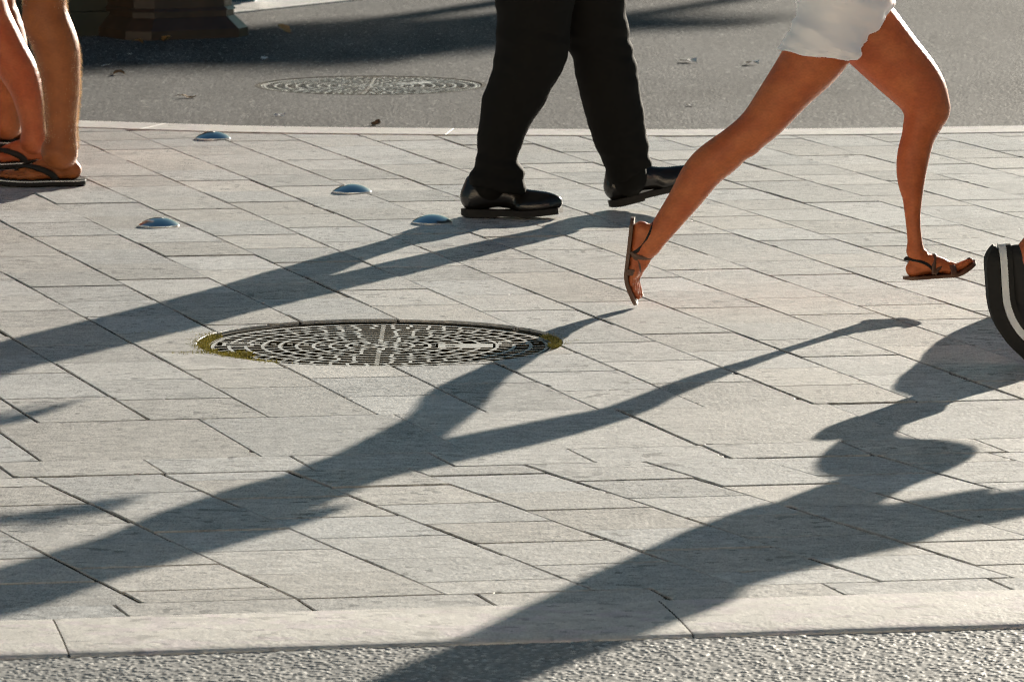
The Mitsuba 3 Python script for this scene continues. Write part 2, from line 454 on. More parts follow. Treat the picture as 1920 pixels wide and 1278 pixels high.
scene["mat_suit"] = bumped(principled(proc(weave((0.0050, 0.0046, 0.0038), (0.0095, 0.0087, 0.0073), 700)), 0.85, specular=0.18, sheen=0.08), lambda p, n, uv: fbm(p.x * 60, p.y * 60, p.z * 30, 3), 0.0016)
scene["mat_black_leather"] = bumped(principled((0.010, 0.009, 0.008), 0.24, specular=0.5, clearcoat=0.4, clearcoat_gloss=0.8), lambda p, n, uv: fbm(p.x * 240, p.y * 240, p.z * 240, 2), 0.0005)
scene["mat_black_rubber"] = principled(proc(weave((0.012, 0.011, 0.010), (0.024, 0.022, 0.019), 300)), 0.75, specular=0.3)
scene["mat_white_rubber"] = principled(proc(weave((0.74, 0.73, 0.71), (0.66, 0.65, 0.63), 200)), 0.6)
scene["mat_white_cotton"] = bumped(principled(proc(weave((0.89, 0.875, 0.87), (0.84, 0.825, 0.82), 500)), 0.85, sheen=0.3), lambda p, n, uv: fbm(p.x * 35, p.y * 35, p.z * 60, 3), 0.0045)
scene["mat_brown_leather"] = principled(proc(weave((0.075, 0.038, 0.022), (0.13, 0.065, 0.036), 260)), 0.5)
scene["mat_black_mesh"] = bumped(principled(proc(weave((0.010, 0.0095, 0.009), (0.022, 0.020, 0.018), 500)), 0.8), lambda p, n, uv: noise(p.x * 350, p.y * 350, p.z * 350), 0.0006)
scene["mat_blue_cloth"] = principled(proc(weave((0.05, 0.09, 0.17), (0.08, 0.12, 0.21), 400)), 0.9)
scene["mat_grey_cloth"] = principled(proc(weave((0.25, 0.25, 0.26), (0.33, 0.33, 0.33), 400)), 0.9)
scene["mat_red_cloth"] = principled(proc(weave((0.36, 0.07, 0.06), (0.45, 0.11, 0.08), 400)), 0.9)
scene["mat_brown_paint"] = bumped(principled(proc(lambda p, n, uv: mix((0.036, 0.019, 0.010), (0.075, 0.040, 0.022), fbm(p.x * 14, p.y * 14, p.z * 9, 3))), 0.28, specular=0.5, clearcoat=0.6), lambda p, n, uv: fbm(p.x * 60, p.y * 60, p.z * 60, 2), 0.0006)
scene["mat_green_paint"] = bumped(principled(proc(lambda p, n, uv: mix((0.040, 0.040, 0.026), (0.062, 0.060, 0.040), fbm(p.x * 10, p.y * 10, p.z * 4, 3))), 0.42), lambda p, n, uv: fbm(p.x * 60, p.y * 60, p.z * 60, 2), 0.0006)
scene["mat_blue_paint"] = principled((0.06, 0.17, 0.25), 0.35)
scene["mat_bark"] = principled(proc(lambda p, n, uv: mix((0.10, 0.085, 0.06), (0.28, 0.25, 0.19), fbm(p.x * 9, p.y * 9, p.z * 3, 3))), 0.9)
scene["mat_leaf"] = {"type": "principledthin", "base_color": proc(lambda p, n, uv: mix((0.045, 0.075, 0.016), (0.09, 0.12, 0.028), noise(p.x * 2, p.y * 2, p.z * 2))), "roughness": 0.6, "diff_trans": 0.6}

# ------------------------------------------------------------------ the paving: slabs laid in slanting rows
CD = np.array([0.98531, 0.17076])        # along the cross joints and the kerb
LD = np.array([-0.28460, 0.95865])       # along the rows of the far field
MD = np.array([-0.40099, 0.91608])       # along the rows of the near field
LU = {-2: (2.4287, -0.006), -1: (2.6618, -0.006), 0: (2.9176, -0.00641), 1: (3.092, -0.00142), 2: (3.2941, 0.00116), 3: (3.5398, 0.00075), 4: (3.7308, 0.00385), 5: (4.0008, 0.00119), 6: (4.2205, 0.00186), 7: (4.4567, 0.00151), 8: (4.6611, 0.00292), 9: (4.9104, 0.00161), 10: (5.0648, 0.00613), 11: (5.3926, -0.00028), 12: (5.5589, 0.00364), 13: (5.8427, 0.0), 14: (6.059, 0.0), 15: (6.2872, 0.0), 16: (6.5078, 0.0), 17: (6.7076, 0.0)}
JU = {-2: [12.005, 12.412], -1: [11.945, 12.889, 13.244, 13.552, 13.861, 14.196], 0: [11.78, 12.096, 12.41, 12.725, 13.087, 13.416, 13.729, 14.043, 14.359, 14.733, 15.066, 15.433], 1: [11.921, 12.222, 13.533, 13.845, 14.165, 14.512, 15.212, 15.558, 15.886, 16.246], 2: [12.077, 13.367, 13.687, 14.016, 14.348, 14.675, 14.995, 15.366, 15.707, 16.06, 16.393], 3: [11.931, 12.544, 13.194, 13.508, 13.836, 14.164, 14.479, 15.141, 15.512, 15.846, 16.186, 16.518, 16.842, 17.2, 17.557, 17.87], 4: [12.389, 12.72, 13.36, 13.689, 14.012, 14.946, 15.311, 15.66, 16.017, 16.33, 16.66, 16.993, 17.347, 17.693], 5: [11.921, 12.214, 12.535, 12.856, 13.17, 13.499, 13.817, 14.156, 14.456, 14.79, 15.099, 15.476, 15.79, 16.13, 16.447, 16.799, 17.133, 17.469, 17.776, 18.336], 6: [11.771, 12.073, 12.393, 12.704, 13.019, 13.331, 13.667, 14.28, 14.646, 14.985, 15.632, 15.963, 16.275, 16.617, 16.927, 17.254, 17.594], 7: [11.917, 12.23, 12.541, 12.846, 13.156, 13.494, 13.817, 14.135, 14.46, 15.092, 15.446, 16.417, 16.735, 18.011], 8: [12.444, 12.72, 13.019, 13.319, 13.656, 13.98, 14.295, 14.618, 14.957, 15.265, 15.585, 16.221, 17.205, 17.528], 9: [13.158, 13.474, 13.788, 14.119, 14.425, 14.769, 15.064, 15.395, 15.738, 16.072, 16.375, 16.725, 17.015, 17.351, 17.659], 10: [13.987, 14.274, 14.591, 14.911, 15.245, 15.562, 15.843, 16.151, 16.442, 16.724], 11: [14.424, 14.731, 15.056, 15.402, 15.72, 16.041, 16.354, 16.702, 17.053], 12: [14.931, 15.246, 15.569, 15.882, 16.211, 16.511, 16.817], 13: [15.38, 15.71, 16.024, 16.306, 16.581, 16.831, 17.116, 17.438, 17.695], 14: [16.181, 16.485, 16.785, 17.108, 17.409], 15: [16.623, 16.956, 17.253, 17.545]}
LL = {1: (3.0051, 0.02922), 2: (3.3548, 0.0205), 3: (3.649, 0.01656), 4: (3.9858, 0.00854), 5: (4.3673, -0.00458), 6: (4.7075, -0.01367), 7: (4.9878, -0.0175), 8: (5.3588, -0.02986), 9: (5.4232, -0.01353), 10: (5.5039, 0.0)}
JL = {0: [9.891, 10.157, 10.408], 1: [9.77, 10.031, 10.29, 10.536, 10.776, 11.019], 2: [10.169, 10.406, 10.667, 10.893], 3: [9.773, 10.036, 10.289, 10.529, 10.79, 11.029], 4: [9.918, 10.18, 10.421, 10.662, 10.897], 5: [9.793, 10.046, 10.297, 10.548, 10.775, 11.015], 6: [9.921, 10.162, 10.417, 10.661, 10.895], 7: [9.787, 10.046, 10.281, 10.521, 10.781], 8: [10.171, 10.408, 10.656, 10.888], 9: [11.01]}
CUTS_AB = [2.256, 2.694, 3.108, 3.583, 4.048]
CUTS_BC = [2.158, 2.455, 2.751, 3.031, 3.315, 3.59, 3.88, 4.158]
CUTS_DE = [2.036, 2.351, 2.66, 2.967, 3.267, 3.566]
CUTS_KERB = [1.906, 2.939]

rng = np.random.default_rng(7)

def xy(a, b, d):
    return a * CD + b * d

def infill(js, lo, hi, pitch):
    """joints from lo to hi: those given, and evenly spaced ones where there are none"""
    js = [j for j in js if lo + pitch * 0.45 < j < hi - pitch * 0.3]
    pts = [lo] + js + [hi]
    out = []
    for a, b in zip(pts[:-1], pts[1:]):
        n = max(1, round((b - a) / pitch))
        out += [a + (b - a) * i / n for i in range(n)]
    return out + [hi]

slabs = []      # polygons on the ground
def add_row(f0, f1, js, d, clip=None):
    """slabs between the long joints f0, f1 (offset, slope) at the cross joints js"""
    for b0, b1 in zip(js[:-1], js[1:]):
        q = [xy(f0[0] + f0[1] * b0, b0, d), xy(f1[0] + f1[1] * b0, b0, d), xy(f1[0] + f1[1] * b1, b1, d), xy(f0[0] + f0[1] * b1, b1, d)]
        P = Polygon(q)
        if clip is not None:
            P = P.intersection(clip)
        if P.geom_type == "Polygon" and P.area > 0.004:
            slabs.append(P)

B_A, B_B, B_C, B_D, B_E = 11.635, 11.084, 10.885, 9.430, 9.300
FAR_KERB = np.array([(-9.0, 22.5), (-5.0, 20.3), (-3.2, 19.35), (-2.2, 18.88), (-1.441, 18.616), (-0.809, 18.399), (-0.105, 18.321), (0.489, 18.290), (1.087, 18.340), (1.691, 18.438), (3.0, 18.70), (6.0, 19.35), (9.5, 20.2)])
far_line = LineString(FAR_KERB)
inner = far_line.parallel_offset(0.225, "right") if hasattr(far_line, "parallel_offset") else far_line.offset_curve(-0.225)
ic = np.array(inner.coords)
if ic[0, 0] > ic[-1, 0]:
    ic = ic[::-1]
far_clip = Polygon(np.vstack([ic, [(9.5, 5), (-9.0, 5)]]))

k0, k1 = min(LU), max(LU)
for k in range(k0 - 12, k1 + 12):
    line = lambda q: LU[q] if k0 <= q <= k1 else ((LU[k0][0] + (q - k0) * 0.233, LU[k0][1]) if q < k0 else (LU[k1][0] + (q - k1) * 0.222, LU[k1][1]))  # noqa: E731
    js = JU.get(k, [])
    if not js:
        js = [B_A + 0.09 + 0.23 * ((k * 0.618) % 1)]
    js = list(js)
    while js[-1] < 21.5:
        js.append(js[-1] + 0.322 + rng.uniform(-.012, .02))
    add_row(line(k), line(k + 1), infill(js, B_A, 21.8, 0.325), LD, far_clip)
m0, m1 = min(LL), max(LL)
for k in range(m0 - 12, m1 + 12):
    line = lambda q: LL[q] if m0 <= q <= m1 else ((LL[m0][0] + (q - m0) * 0.25, LL[m0][1]) if q < m0 else (LL[m1][0] + (q - m1) * 0.232, LL[m1][1]))  # noqa: E731
    js = JL.get(k, []) or [B_D + 0.08 + 0.2 * ((k * 0.618) % 1)]
    # heights given along the far field's direction
    c = B_C * LD @ np.linalg.inv(np.stack([CD, MD]))
    d0 = B_D * LD @ np.linalg.inv(np.stack([CD, MD]))
    add_row(line(k), line(k + 1), infill(list(js), d0[1], c[1], 0.25), MD)
def course(b0, b1, cuts, pitch, lean=0.0):
    cuts = list(cuts)
    while cuts[0] > -3.5:
        cuts.insert(0, cuts[0] - pitch)
    while cuts[-1] < 9.5:
        cuts.append(cuts[-1] + pitch)
    for a0, a1 in zip(cuts[:-1], cuts[1:]):
        slabs.append(Polygon([xy(a0 - lean, b0, LD), xy(a1 - lean, b0, LD), xy(a1 + lean, b1, LD), xy(a0 + lean, b1, LD)]))
course(B_B, B_A, CUTS_AB, 0.85)
course(B_C, B_B, CUTS_BC, 0.285)
course(B_E, B_D, CUTS_DE, 0.305)

HOLE = np.array([-0.306, 12.873])
hole = Point(*HOLE).buffer(0.424, 48)
tags = []
for P in slabs:
    c = np.array(P.centroid.coords[0])
    view = abs(c[0]) < 0.0915 * c[1] + 0.16 and 8.6 < c[1]
    tags.append((not view, c[1], P))
tags.sort(key=lambda t: (t[0], t[1]))
tag("sidewalk", kind="structure")
rest, made = [], 0
for far_off, _, P in tags:
    c = np.array(P.centroid.coords[0])
    g0 = 0.0018 + 0.0036 * rng.random() ** 2
    P2 = P.buffer(-g0, join_style=2)
    if hole.intersects(P2):
        P2 = P2.difference(hole)
        if P2.geom_type != "Polygon":
            P2 = max(P2.geoms, key=lambda g: g.area)
    if P2.is_empty or P2.area < 0.002:
        continue
    if rng.random() < 0.30 and not far_off:       # a chipped edge
        for _ in range(rng.integers(1, 3)):
            e = P2.exterior
            q = e.interpolate(rng.uniform(0, e.length)); q1 = e.interpolate(e.project(q) + 0.005)
            r0 = rng.uniform(0.003, 0.008)
            ang = math.degrees(math.atan2(q1.y - q.y, q1.x - q.x))
            chip = shapely.affinity.rotate(shapely.affinity.scale(q.buffer(r0, 3), rng.uniform(1.0, 3.2), 1.0), ang + rng.uniform(-14, 14), origin=q)
            R_ = P2.difference(chip)
            P2 = R_ if R_.geom_type == "Polygon" else max(R_.geoms, key=lambda g: g.area)
    P2 = P2.simplify(0.0008)
    o = np.array(P2.exterior.coords)[:-1]
    if len(o) == 4:          # sawn edges are not quite true
        P2 = Polygon(o + rng.normal(0, 0.0012, o.shape))
    m = sep(slab(P2, -0.022, rng.normal(0, 0.0007), 0.0010, np.clip(rng.normal(0, 0.0014, 2), -.003, .003)))
    uv = np.tile([rng.random(), rng.random()], (len(m.vertices), 1))
    if made < 298 and not far_off:
        part("sidewalk", "paving_stone", m, "mat_paving", uv=uv)
        made += 1
    else:
        rest.append((m, uv))
if rest:
    off = np.cumsum([0] + [len(m.vertices) for m, _ in rest])
    part("sidewalk", "outer_paving", trimesh.Trimesh(np.vstack([m.vertices for m, _ in rest]), np.vstack([m.faces + o for (m, _), o in zip(rest, off)]), process=False), "mat_paving", uv=np.vstack([u for _, u in rest]), kind="stuff")
bed_poly = far_clip.buffer(0.02).intersection(Polygon([xy(-8, B_E - .01, LD), xy(14, B_E - .01, LD), xy(14, 26, LD), xy(-8, 26, LD)])).difference(Point(*HOLE).buffer(0.43, 48))
v, f = tri(bed_poly)
scene["sidewalk"] = mikit.ply(trimesh.Trimesh(np.c_[v, np.full(len(v), -0.0030)], f, process=False), "mat_joint")

# ------------------------------------------------------------------ kerbs
tag("kerb", kind="structure")
def kerb_stone(a0, a1, g):
    """a long block of granite: flat on the pavement side, rounding gently down to the lane"""
    prof = [(-0.0, -0.10), (-0.0, -0.003), (-0.006, 0.0025), (-0.06, 0.003), (-0.13, 0.003), (-0.215, 0.0015), (-0.275, -0.0005), (-0.300, -0.0025), (-0.3075, -0.0065), (-0.3095, -0.018), (-0.310, -0.10)]
    na = 14
    aa = np.r_[a0 + g, a0 + g + 0.006, np.linspace(a0 + 0.03, a1 - 0.03, na), a1 - g - 0.006, a1 - g]
    drop = np.r_[0.0004, 0.0, np.zeros(na), 0.0, 0.0004]
    V = []
    for a, dz in zip(aa, drop):
        for (w, z) in prof:
            # the joints run back square, and lean to the right towards the lane
            x = a * CD + (B_E) * LD + w * np.array([-0.165, 0.985])
            V.append([x[0], x[1], z - (dz if z > -0.09 else 0)])
    V = np.array(V)
    V[:, 2] += 0.0012 * (meshkit.noise(V * [9, 25, 0], 3) - 0.5)
    n, m = len(aa), len(prof)
    i, j = np.meshgrid(np.arange(n - 1), np.arange(m - 1), indexing="ij")
    q = np.stack([i * m + j, (i + 1) * m + j, (i + 1) * m + j + 1, i * m + j + 1], -1).reshape(-1, 4)
    F = [q[:, [0, 2, 1]], q[:, [0, 3, 2]]]
    for e, fl in ((0, False), (n - 1, True)):
        fan = np.array([[e * m, e * m + t, e * m + t + 1] for t in range(1, m - 1)])
        F.append(fan[:, ::-1] if fl else fan)
    mesh = trimesh.Trimesh(V, np.vstack(F), process=False)
    if mesh.face_normals[:, 2].sum() < 0:
        mesh.invert()
    return mesh
for cuts in [sorted(CUTS_KERB)]:
    cuts = list(cuts)
    while cuts[0] > -3.0:
        cuts.insert(0, cuts[0] - 0.99)
    while cuts[-1] < 8.5:
        cuts.append(cuts[-1] + 0.99)
    for a0, a1 in zip(cuts[:-1], cuts[1:]):
        m = trimesh.graph.smooth_shade(kerb_stone(a0, a1, 0.0016), angle=np.radians(40), facet_minarea=None)
        part("kerb", "kerb_stone", m, "mat_kerb", smooth=True, uv=np.tile([rng.random(), rng.random()], (len(m.vertices), 1)))
# the far kerb, along its curve
L = far_line.length
inn_line = LineString(ic)
steps = np.arange(0, L, 0.98)
for s0, s1 in zip(steps[:-1], steps[1:]):
    ss = np.linspace(s0 + 0.0007, s1 - 0.0007, 5)
    o = np.array([far_line.interpolate(s).coords[0] for s in ss])
    t_ = np.array([np.subtract(far_line.interpolate(s + .01).coords[0], far_line.interpolate(s - .01).coords[0]) for s in np.r_[s0, ss[1:-1], s1]])
    t_ /= np.linalg.norm(t_, axis=1, keepdims=True)
    i_ = o + np.stack([t_[:, 1], -t_[:, 0]], 1) * 0.221
    P = Polygon(np.vstack([o, i_[::-1]]))
    m = sep(slab(P, -0.12, 0.004 + rng.normal(0, 0.0005), 0.0012))
    if abs(o[2, 0]) < 3.2:
        part("kerb", "kerb_stone", m, "mat_kerb", uv=np.tile([rng.random(), rng.random()], (len(m.vertices), 1)))
mortar = kerb_stone(-3.4, 8.8, 0.0)
mortar.vertices = mortar.vertices - [0, 0, 0.0010]
scene["kerb"] = mikit.ply(mortar, "mat_joint")

# ------------------------------------------------------------------ roads
tag("ground", kind="structure")
v, f = tri(sbox(-900, -900, 900, 900))
scene["ground"] = mikit.ply(trimesh.Trimesh(np.c_[v, np.full(len(v), -0.40)], f, process=False), "mat_joint")
tag("road", kind="structure")
ROAD_Z = -0.030
def grid_sheet(xs, ys, z):
    X, Y = np.meshgrid(xs, ys, indexing="ij")
    Z = z(X, Y) if callable(z) else np.full(X.shape, z)
    n, m = X.shape
    i, j = np.meshgrid(np.arange(n - 1), np.arange(m - 1), indexing="ij")
    q = np.stack([i * m + j, (i + 1) * m + j, (i + 1) * m + j + 1, i * m + j + 1], -1).reshape(-1, 4)
    return trimesh.Trimesh(np.stack([X, Y, Z], -1).reshape(-1, 3), np.vstack([q[:, [0, 1, 2]], q[:, [0, 2, 3]]]), process=False)
edge = np.vstack([FAR_KERB - [0, 0.05], [(60, 30), (60, 110), (-60, 110), (-60, 30)]])
FAR_HOLE = np.array([-0.517, 20.446])
road_poly = Polygon(edge).buffer(0).difference(Point(*FAR_HOLE).buffer(0.424, 48))
v, f = tri(shapely.geometry.polygon.orient(road_poly))
scene["road"] = mikit.ply(trimesh.Trimesh(np.c_[v, np.full(len(v), ROAD_Z)], f, process=False), "mat_road")

# the near lane: rounded chippings standing out of the binder
tag("asphalt_lane", kind="structure")
from scipy.spatial import cKDTree
LANE_Z = -0.0085
xs, ys = np.arange(-1.30, 1.45, 0.0024), np.arange(8.35, 9.42, 0.0030)
px, py = np.meshgrid(np.arange(-1.35, 1.5, 0.0088), np.arange(8.30, 9.47, 0.0088), indexing="ij")
seeds = np.stack([px, py], -1).reshape(-1, 2)
seeds = seeds + rng.uniform(-0.0044, 0.0044, seeds.shape)
srad = rng.uniform(0.0030, 0.0066, len(seeds)); stone_h = rng.uniform(0.0005, 0.0022, len(seeds)) * (rng.random(len(seeds)) < 0.70); stone_t = rng.random(len(seeds))
tree = cKDTree(seeds)
X, Y = np.meshgrid(xs, ys, indexing="ij")
dd, ii = tree.query(np.stack([X, Y], -1).reshape(-1, 2), k=3)
bump = stone_h[ii] * np.clip(1 - (dd / srad[ii]) ** 2, 0, 1) ** 0.3 * np.clip(0.75 + 0.25 * stone_t[ii], 0, 1)
best = bump.argmax(1)
hgt = bump.max(1)
sel = ii[np.arange(len(ii)), best]
lane = grid_sheet(xs, ys, lambda X, Y: LANE_Z + hgt.reshape(X.shape) + 0.004 * (meshkit.fbm(np.stack([X * 6, Y * 6, X * 0], -1)) - 0.5))
lim = lane.vertices[:, 1] < (lane.vertices[:, 0] * CD[1] / CD[0] + (B_E * LD)[1] - (B_E * LD)[0] * CD[1] / CD[0]) - 0.10
keep = lim[lane.faces].all(1)
lane = trimesh.Trimesh(lane.vertices, lane.faces[keep], process=False)
part("asphalt_lane", "chippings", lane, "mat_chips", smooth=True, uv=np.c_[stone_t[sel], np.clip(hgt / 0.002, 0, 1)], kind="stuff")
v, f = tri(Polygon([(-60, -40), (60, -40), xy(60, B_E, LD) - [0, .12], xy(-60, B_E, LD) - [0, .12]]))
scene["asphalt_lane"] = mikit.ply(trimesh.Trimesh(np.c_[v, np.full(len(v), LANE_Z - 0.006)], f, process=False), "mat_road")

# ------------------------------------------------------------------ manhole covers
def cover_ribs(seed):
    """the cast pattern: rings, staggered ties between them, eight spokes laid as ladders, one blank name plate"""
    r = np.random.default_rng(seed)
    radii = [0.040, 0.078, 0.116, 0.155, 0.194, 0.233, 0.272, 0.311, 0.350, 0.388]
    w = 0.0038
    parts = [Point(0, 0).buffer(R + w, 40).difference(Point(0, 0).buffer(R - w, 40)) for R in radii]
    spokes = np.radians([8, 52, 90, 128, 172, 230, 270, 310])
    for k, (a, b) in enumerate(zip(radii[:-1], radii[1:])):
        n = max(9, round(2 * np.pi * (a + b) / 2 / 0.043))
        for i in range(n):
            t = (i + 0.5 * (k % 2)) * 2 * np.pi / n + r.normal(0, 0.01)
            if k >= 2 and min(abs((t - s + np.pi) % (2 * np.pi) - np.pi) for s in spokes) < 0.013 / a:
                continue
            s = (0.5 if k % 3 else -0.5) * 0.012 / b
            q = LineString([(a * np.cos(t - s), a * np.sin(t - s)), (b * np.cos(t + s), b * np.sin(t + s))])
            parts.append(q.buffer(w * 0.95, cap_style=2))
    for t in spokes:
        d = np.array([np.cos(t), np.sin(t)]); n_ = np.array([-d[1], d[0]])
        for q in np.arange(0.058, 0.38, 0.0385):
            parts.append(LineString([d * q - n_ * 0.0050, d * q + n_ * 0.0050]).buffer(0.0056, cap_style=2))
    for t in np.arange(0, 6.28, 2 * np.pi / 6):
        parts.append(LineString([(0, 0), (0.04 * np.cos(t), 0.04 * np.sin(t))]).buffer(w, cap_style=2))
    u = unary_union(parts)
    plate = sbox(0.135, -0.032, 0.262, 0.036)
    u = u.difference(plate.buffer(0.006)).union(plate.difference(unary_union([Polygon([(0.150, -0.006), (0.172, -0.012), (0.180, 0.0), (0.168, 0.012), (0.152, 0.008)])])))
    for (ox, oy) in ((-0.33, 0.02), (0.31, 0.045)):     # lifting slots
        s = sbox(ox - .030, oy - .016, ox + .030, oy + .016)
        u = u.union(s.buffer(0.007)).difference(s.buffer(-0.002))
    return u
RIBS = cover_ribs(3)
def extr(g, z0, z1):
    ms = []
    for q in getattr(g, "geoms", [g]):
        m = trimesh.creation.extrude_polygon(q, z1 - z0, engine="earcut")
        m.apply_translation([0, 0, z0]); ms.append(m)
    return cat(ms)
ribs_mesh = extr(RIBS.simplify(0.0004), -0.0091, -0.0085)
lattice_mesh = extr(RIBS.buffer(-0.0003).simplify(0.0004), -0.034, -0.0090)
ring = lambda a, b: Point(0, 0).buffer(a, 48).difference(Point(0, 0).buffer(b, 48))  # noqa: E731
rim_mesh = extr(ring(0.4015, 0.3965), -0.0095, -0.0085)
frame_mesh = extr(ring(0.4235, 0.4075), -0.05, -0.006)
pan_mesh = extr(Point(0, 0).buffer(0.42, 48), -0.060, -0.030)
def manhole(at, z, turn, label):
    key = thing_key("manhole_cover")
    tag(key, label, "manhole cover")
    M = np.eye(4); M[:3, 3] = [at[0], at[1], z]
    a = math.radians(turn); M[:2, :2] = [[math.cos(a), -math.sin(a)], [math.sin(a), math.cos(a)]]
    for name, m, b in (("pan", pan_mesh, "mat_pit"), ("lattice", lattice_mesh, "mat_pit"), ("worn_ribs", ribs_mesh, "mat_cast_iron"), ("rim", rim_mesh, "mat_cast_iron"), ("frame", frame_mesh, "mat_pit")):
        mm = m.copy(); mm.apply_transform(M)
        part(key, name, sep(mm), b)
manhole(HOLE, 0.0, 0, "large round lattice cover in the grey paving slabs, moss at its rim")
manhole(FAR_HOLE, ROAD_Z + 0.007, 37, "round lattice cover in the asphalt road beyond the pavement")

# moss in the joints round the near cover
def moss(outline, n, hmax, label, seed):
    r = np.random.default_rng(seed)
    x0, y0, x1, y1 = outline.bounds
    pts = []
    while len(pts) < n:
        p = r.uniform([x0, y0], [x1, y1])
        if outline.contains(Point(*p)):
            pts.append(p)
    V, F = [], []
    for p in pts:
        h = hmax * r.uniform(0.35, 1) ; a = r.uniform(0, 6.28); w = r.uniform(0.0012, 0.003); lean = r.normal(0, h * 0.5, 2)
        d = np.array([math.cos(a), math.sin(a)]) * w
        b = len(V)
        z0 = -0.014
        V += [[p[0] - d[0], p[1] - d[1], z0], [p[0] + d[0], p[1] + d[1], z0], [p[0] + lean[0] * .5 + d[0], p[1] + lean[1] * .5 + d[1], z0 + h * .65], [p[0] + lean[0] * .5 - d[0], p[1] + lean[1] * .5 - d[1], z0 + h * .65], [p[0] + lean[0], p[1] + lean[1], z0 + h]]
        F += [[b, b + 1, b + 2], [b, b + 2, b + 3], [b + 3, b + 2, b + 4]]
    key = thing_key("moss")
    scene[key] = mikit.ply(trimesh.Trimesh(np.array(V), np.array(F), process=False), "mat_moss")
    tag(key, label, "moss", kind="stuff")
def arc(a0, a1, r0, r1):
    t = np.radians(np.linspace(a0, a1, 24))
    return Polygon(np.vstack([HOLE + r0 * np.c_[np.cos(t), np.sin(t)], (HOLE + r1 * np.c_[np.cos(t), np.sin(t)])[::-1]]))
moss(arc(158, 236, 0.402, 0.440), 2600, 0.019, "yellow green moss in the gap along the left rim of the near cover", 1)
moss(LineString([(-0.87, 13.03), (-0.715, 13.075)]).buffer(0.020), 900, 0.016, "dark green moss tuft left of the near cover, lying in the trouser shadow", 2)
moss(LineString([(-0.745, 12.675), (-0.615, 12.69)]).buffer(0.022), 1100, 0.018, "pale yellow moss tuft on the joint at the lower left of the near cover", 3)
moss(arc(-10, 22, 0.404, 0.436).union(LineString([(0.10, 12.86), (0.15, 12.90)]).buffer(0.016)), 1300, 0.017, "olive moss at the right end of the near cover", 4)

# ------------------------------------------------------------------ steel studs
def stud(p, label):
    key = thing_key("paving_stud")
    tag(key, label, "stud", "domed steel studs on the pavement")
    r, h = 0.0555, 0.0185
    R = (r * r + h * h) / (2 * h)
    t = np.linspace(0, math.asin(r / R), 14)
    prof = np.c_[R * np.sin(t), R * np.cos(t) - (R - h) + 0.004][::-1]
    dome = trimesh.creation.revolve(np.vstack([[r + 0.0005, 0.0], [r + 0.0005, 0.0035], prof[1:-1], [0, h + 0.004]])[::-1], sections=56)
    if dome.volume < 0:
        dome.invert()
    dome.apply_translation([p[0], p[1], 0.0005])
    part(key, "dome", dome, "mat_steel", smooth=35)
    base = trimesh.creation.cylinder(r + 0.0012, 0.004, sections=56)
    base.apply_translation([p[0], p[1], 0.0])
    part(key, "collar", base, "mat_cast_iron")
stud((-0.9645, 18.00), "domed steel stud farthest back, near the far kerb")
stud((-0.4677, 16.30), "domed steel stud in mid pavement, between the bare legs and the black trousers")
stud((-0.975, 15.38), "domed steel stud nearest the flip flops, leftmost of the four")
stud((-0.2213, 15.46), "domed steel stud at the heel of the black leather shoe, touched by its shadow")
# ------------------------------------------------------------------ people
REAR = [(0.7498, 13.44, 0.6519, 0.0768), (0.7082, 13.445, 0.5911, 0.0704), (0.6766, 13.45, 0.5521, 0.0628), (0.6335, 13.455, 0.4963, 0.0551), (0.5942, 13.46, 0.4495, 0.0481), (0.5496, 13.465, 0.4128, 0.0436), (0.51, 13.47, 0.3788, 0.0475), (0.473, 13.475, 0.3485, 0.0475), (0.4488, 13.48, 0.3183, 0.0456), (0.422, 13.485, 0.2763, 0.0398), (0.3952, 13.49, 0.2381, 0.0347), (0.3619, 13.495, 0.1921, 0.0296), (0.3337, 13.5, 0.1578, 0.027)]
FRONT = [(0.8453, 13.6, 0.6853, 0.0881), (0.8842, 13.5942, 0.6442, 0.0829), (0.9204, 13.5883, 0.6044, 0.0776), (0.9658, 13.5825, 0.5568, 0.0711), (0.9982, 13.5767, 0.5144, 0.0614), (1.0098, 13.5708, 0.4746, 0.0498), (0.9943, 13.565, 0.427, 0.04), (0.9826, 13.5592, 0.382, 0.0362), (0.975, 13.5533, 0.3201, 0.031), (0.9738, 13.5475, 0.2594, 0.0232), (0.9752, 13.5417, 0.2092, 0.0181), (0.979, 13.5358, 0.1668, 0.018), (0.9802, 13.53, 0.1388, 0.0193)]
MLEFT = [(0.0741, 15.56, 0.7005, 0.1186), (0.0638, 15.5618, 0.6115, 0.1097), (0.0608, 15.5636, 0.5446, 0.1038), (0.0564, 15.5655, 0.4776, 0.1008), (0.0371, 15.5673, 0.4164, 0.0919), (0.0193, 15.5691, 0.3731, 0.086), (-0.0045, 15.5709, 0.3208, 0.0786), (-0.0238, 15.5727, 0.2609, 0.0697), (-0.0387, 15.5745, 0.201, 0.0608), (-0.0432, 15.5764, 0.156, 0.0608), (-0.0417, 15.5782, 0.1184, 0.0727), (-0.0417, 15.58, 0.0853, 0.0816)]
MRIGHT = [(0.209, 15.68, 0.6931, 0.1105), (0.2212, 15.6864, 0.6031, 0.0986), (0.2334, 15.6927, 0.5278, 0.0927), (0.2471, 15.6991, 0.4749, 0.0867), (0.2638, 15.7055, 0.4069, 0.0868), (0.276, 15.7118, 0.3463, 0.0853), (0.2868, 15.7182, 0.2931, 0.0823), (0.3005, 15.7245, 0.2337, 0.0779), (0.3143, 15.7309, 0.1788, 0.0704), (0.3281, 15.7373, 0.1329, 0.0644), (0.3343, 15.7436, 0.102, 0.066), (0.3376, 15.75, 0.0711, 0.06)]
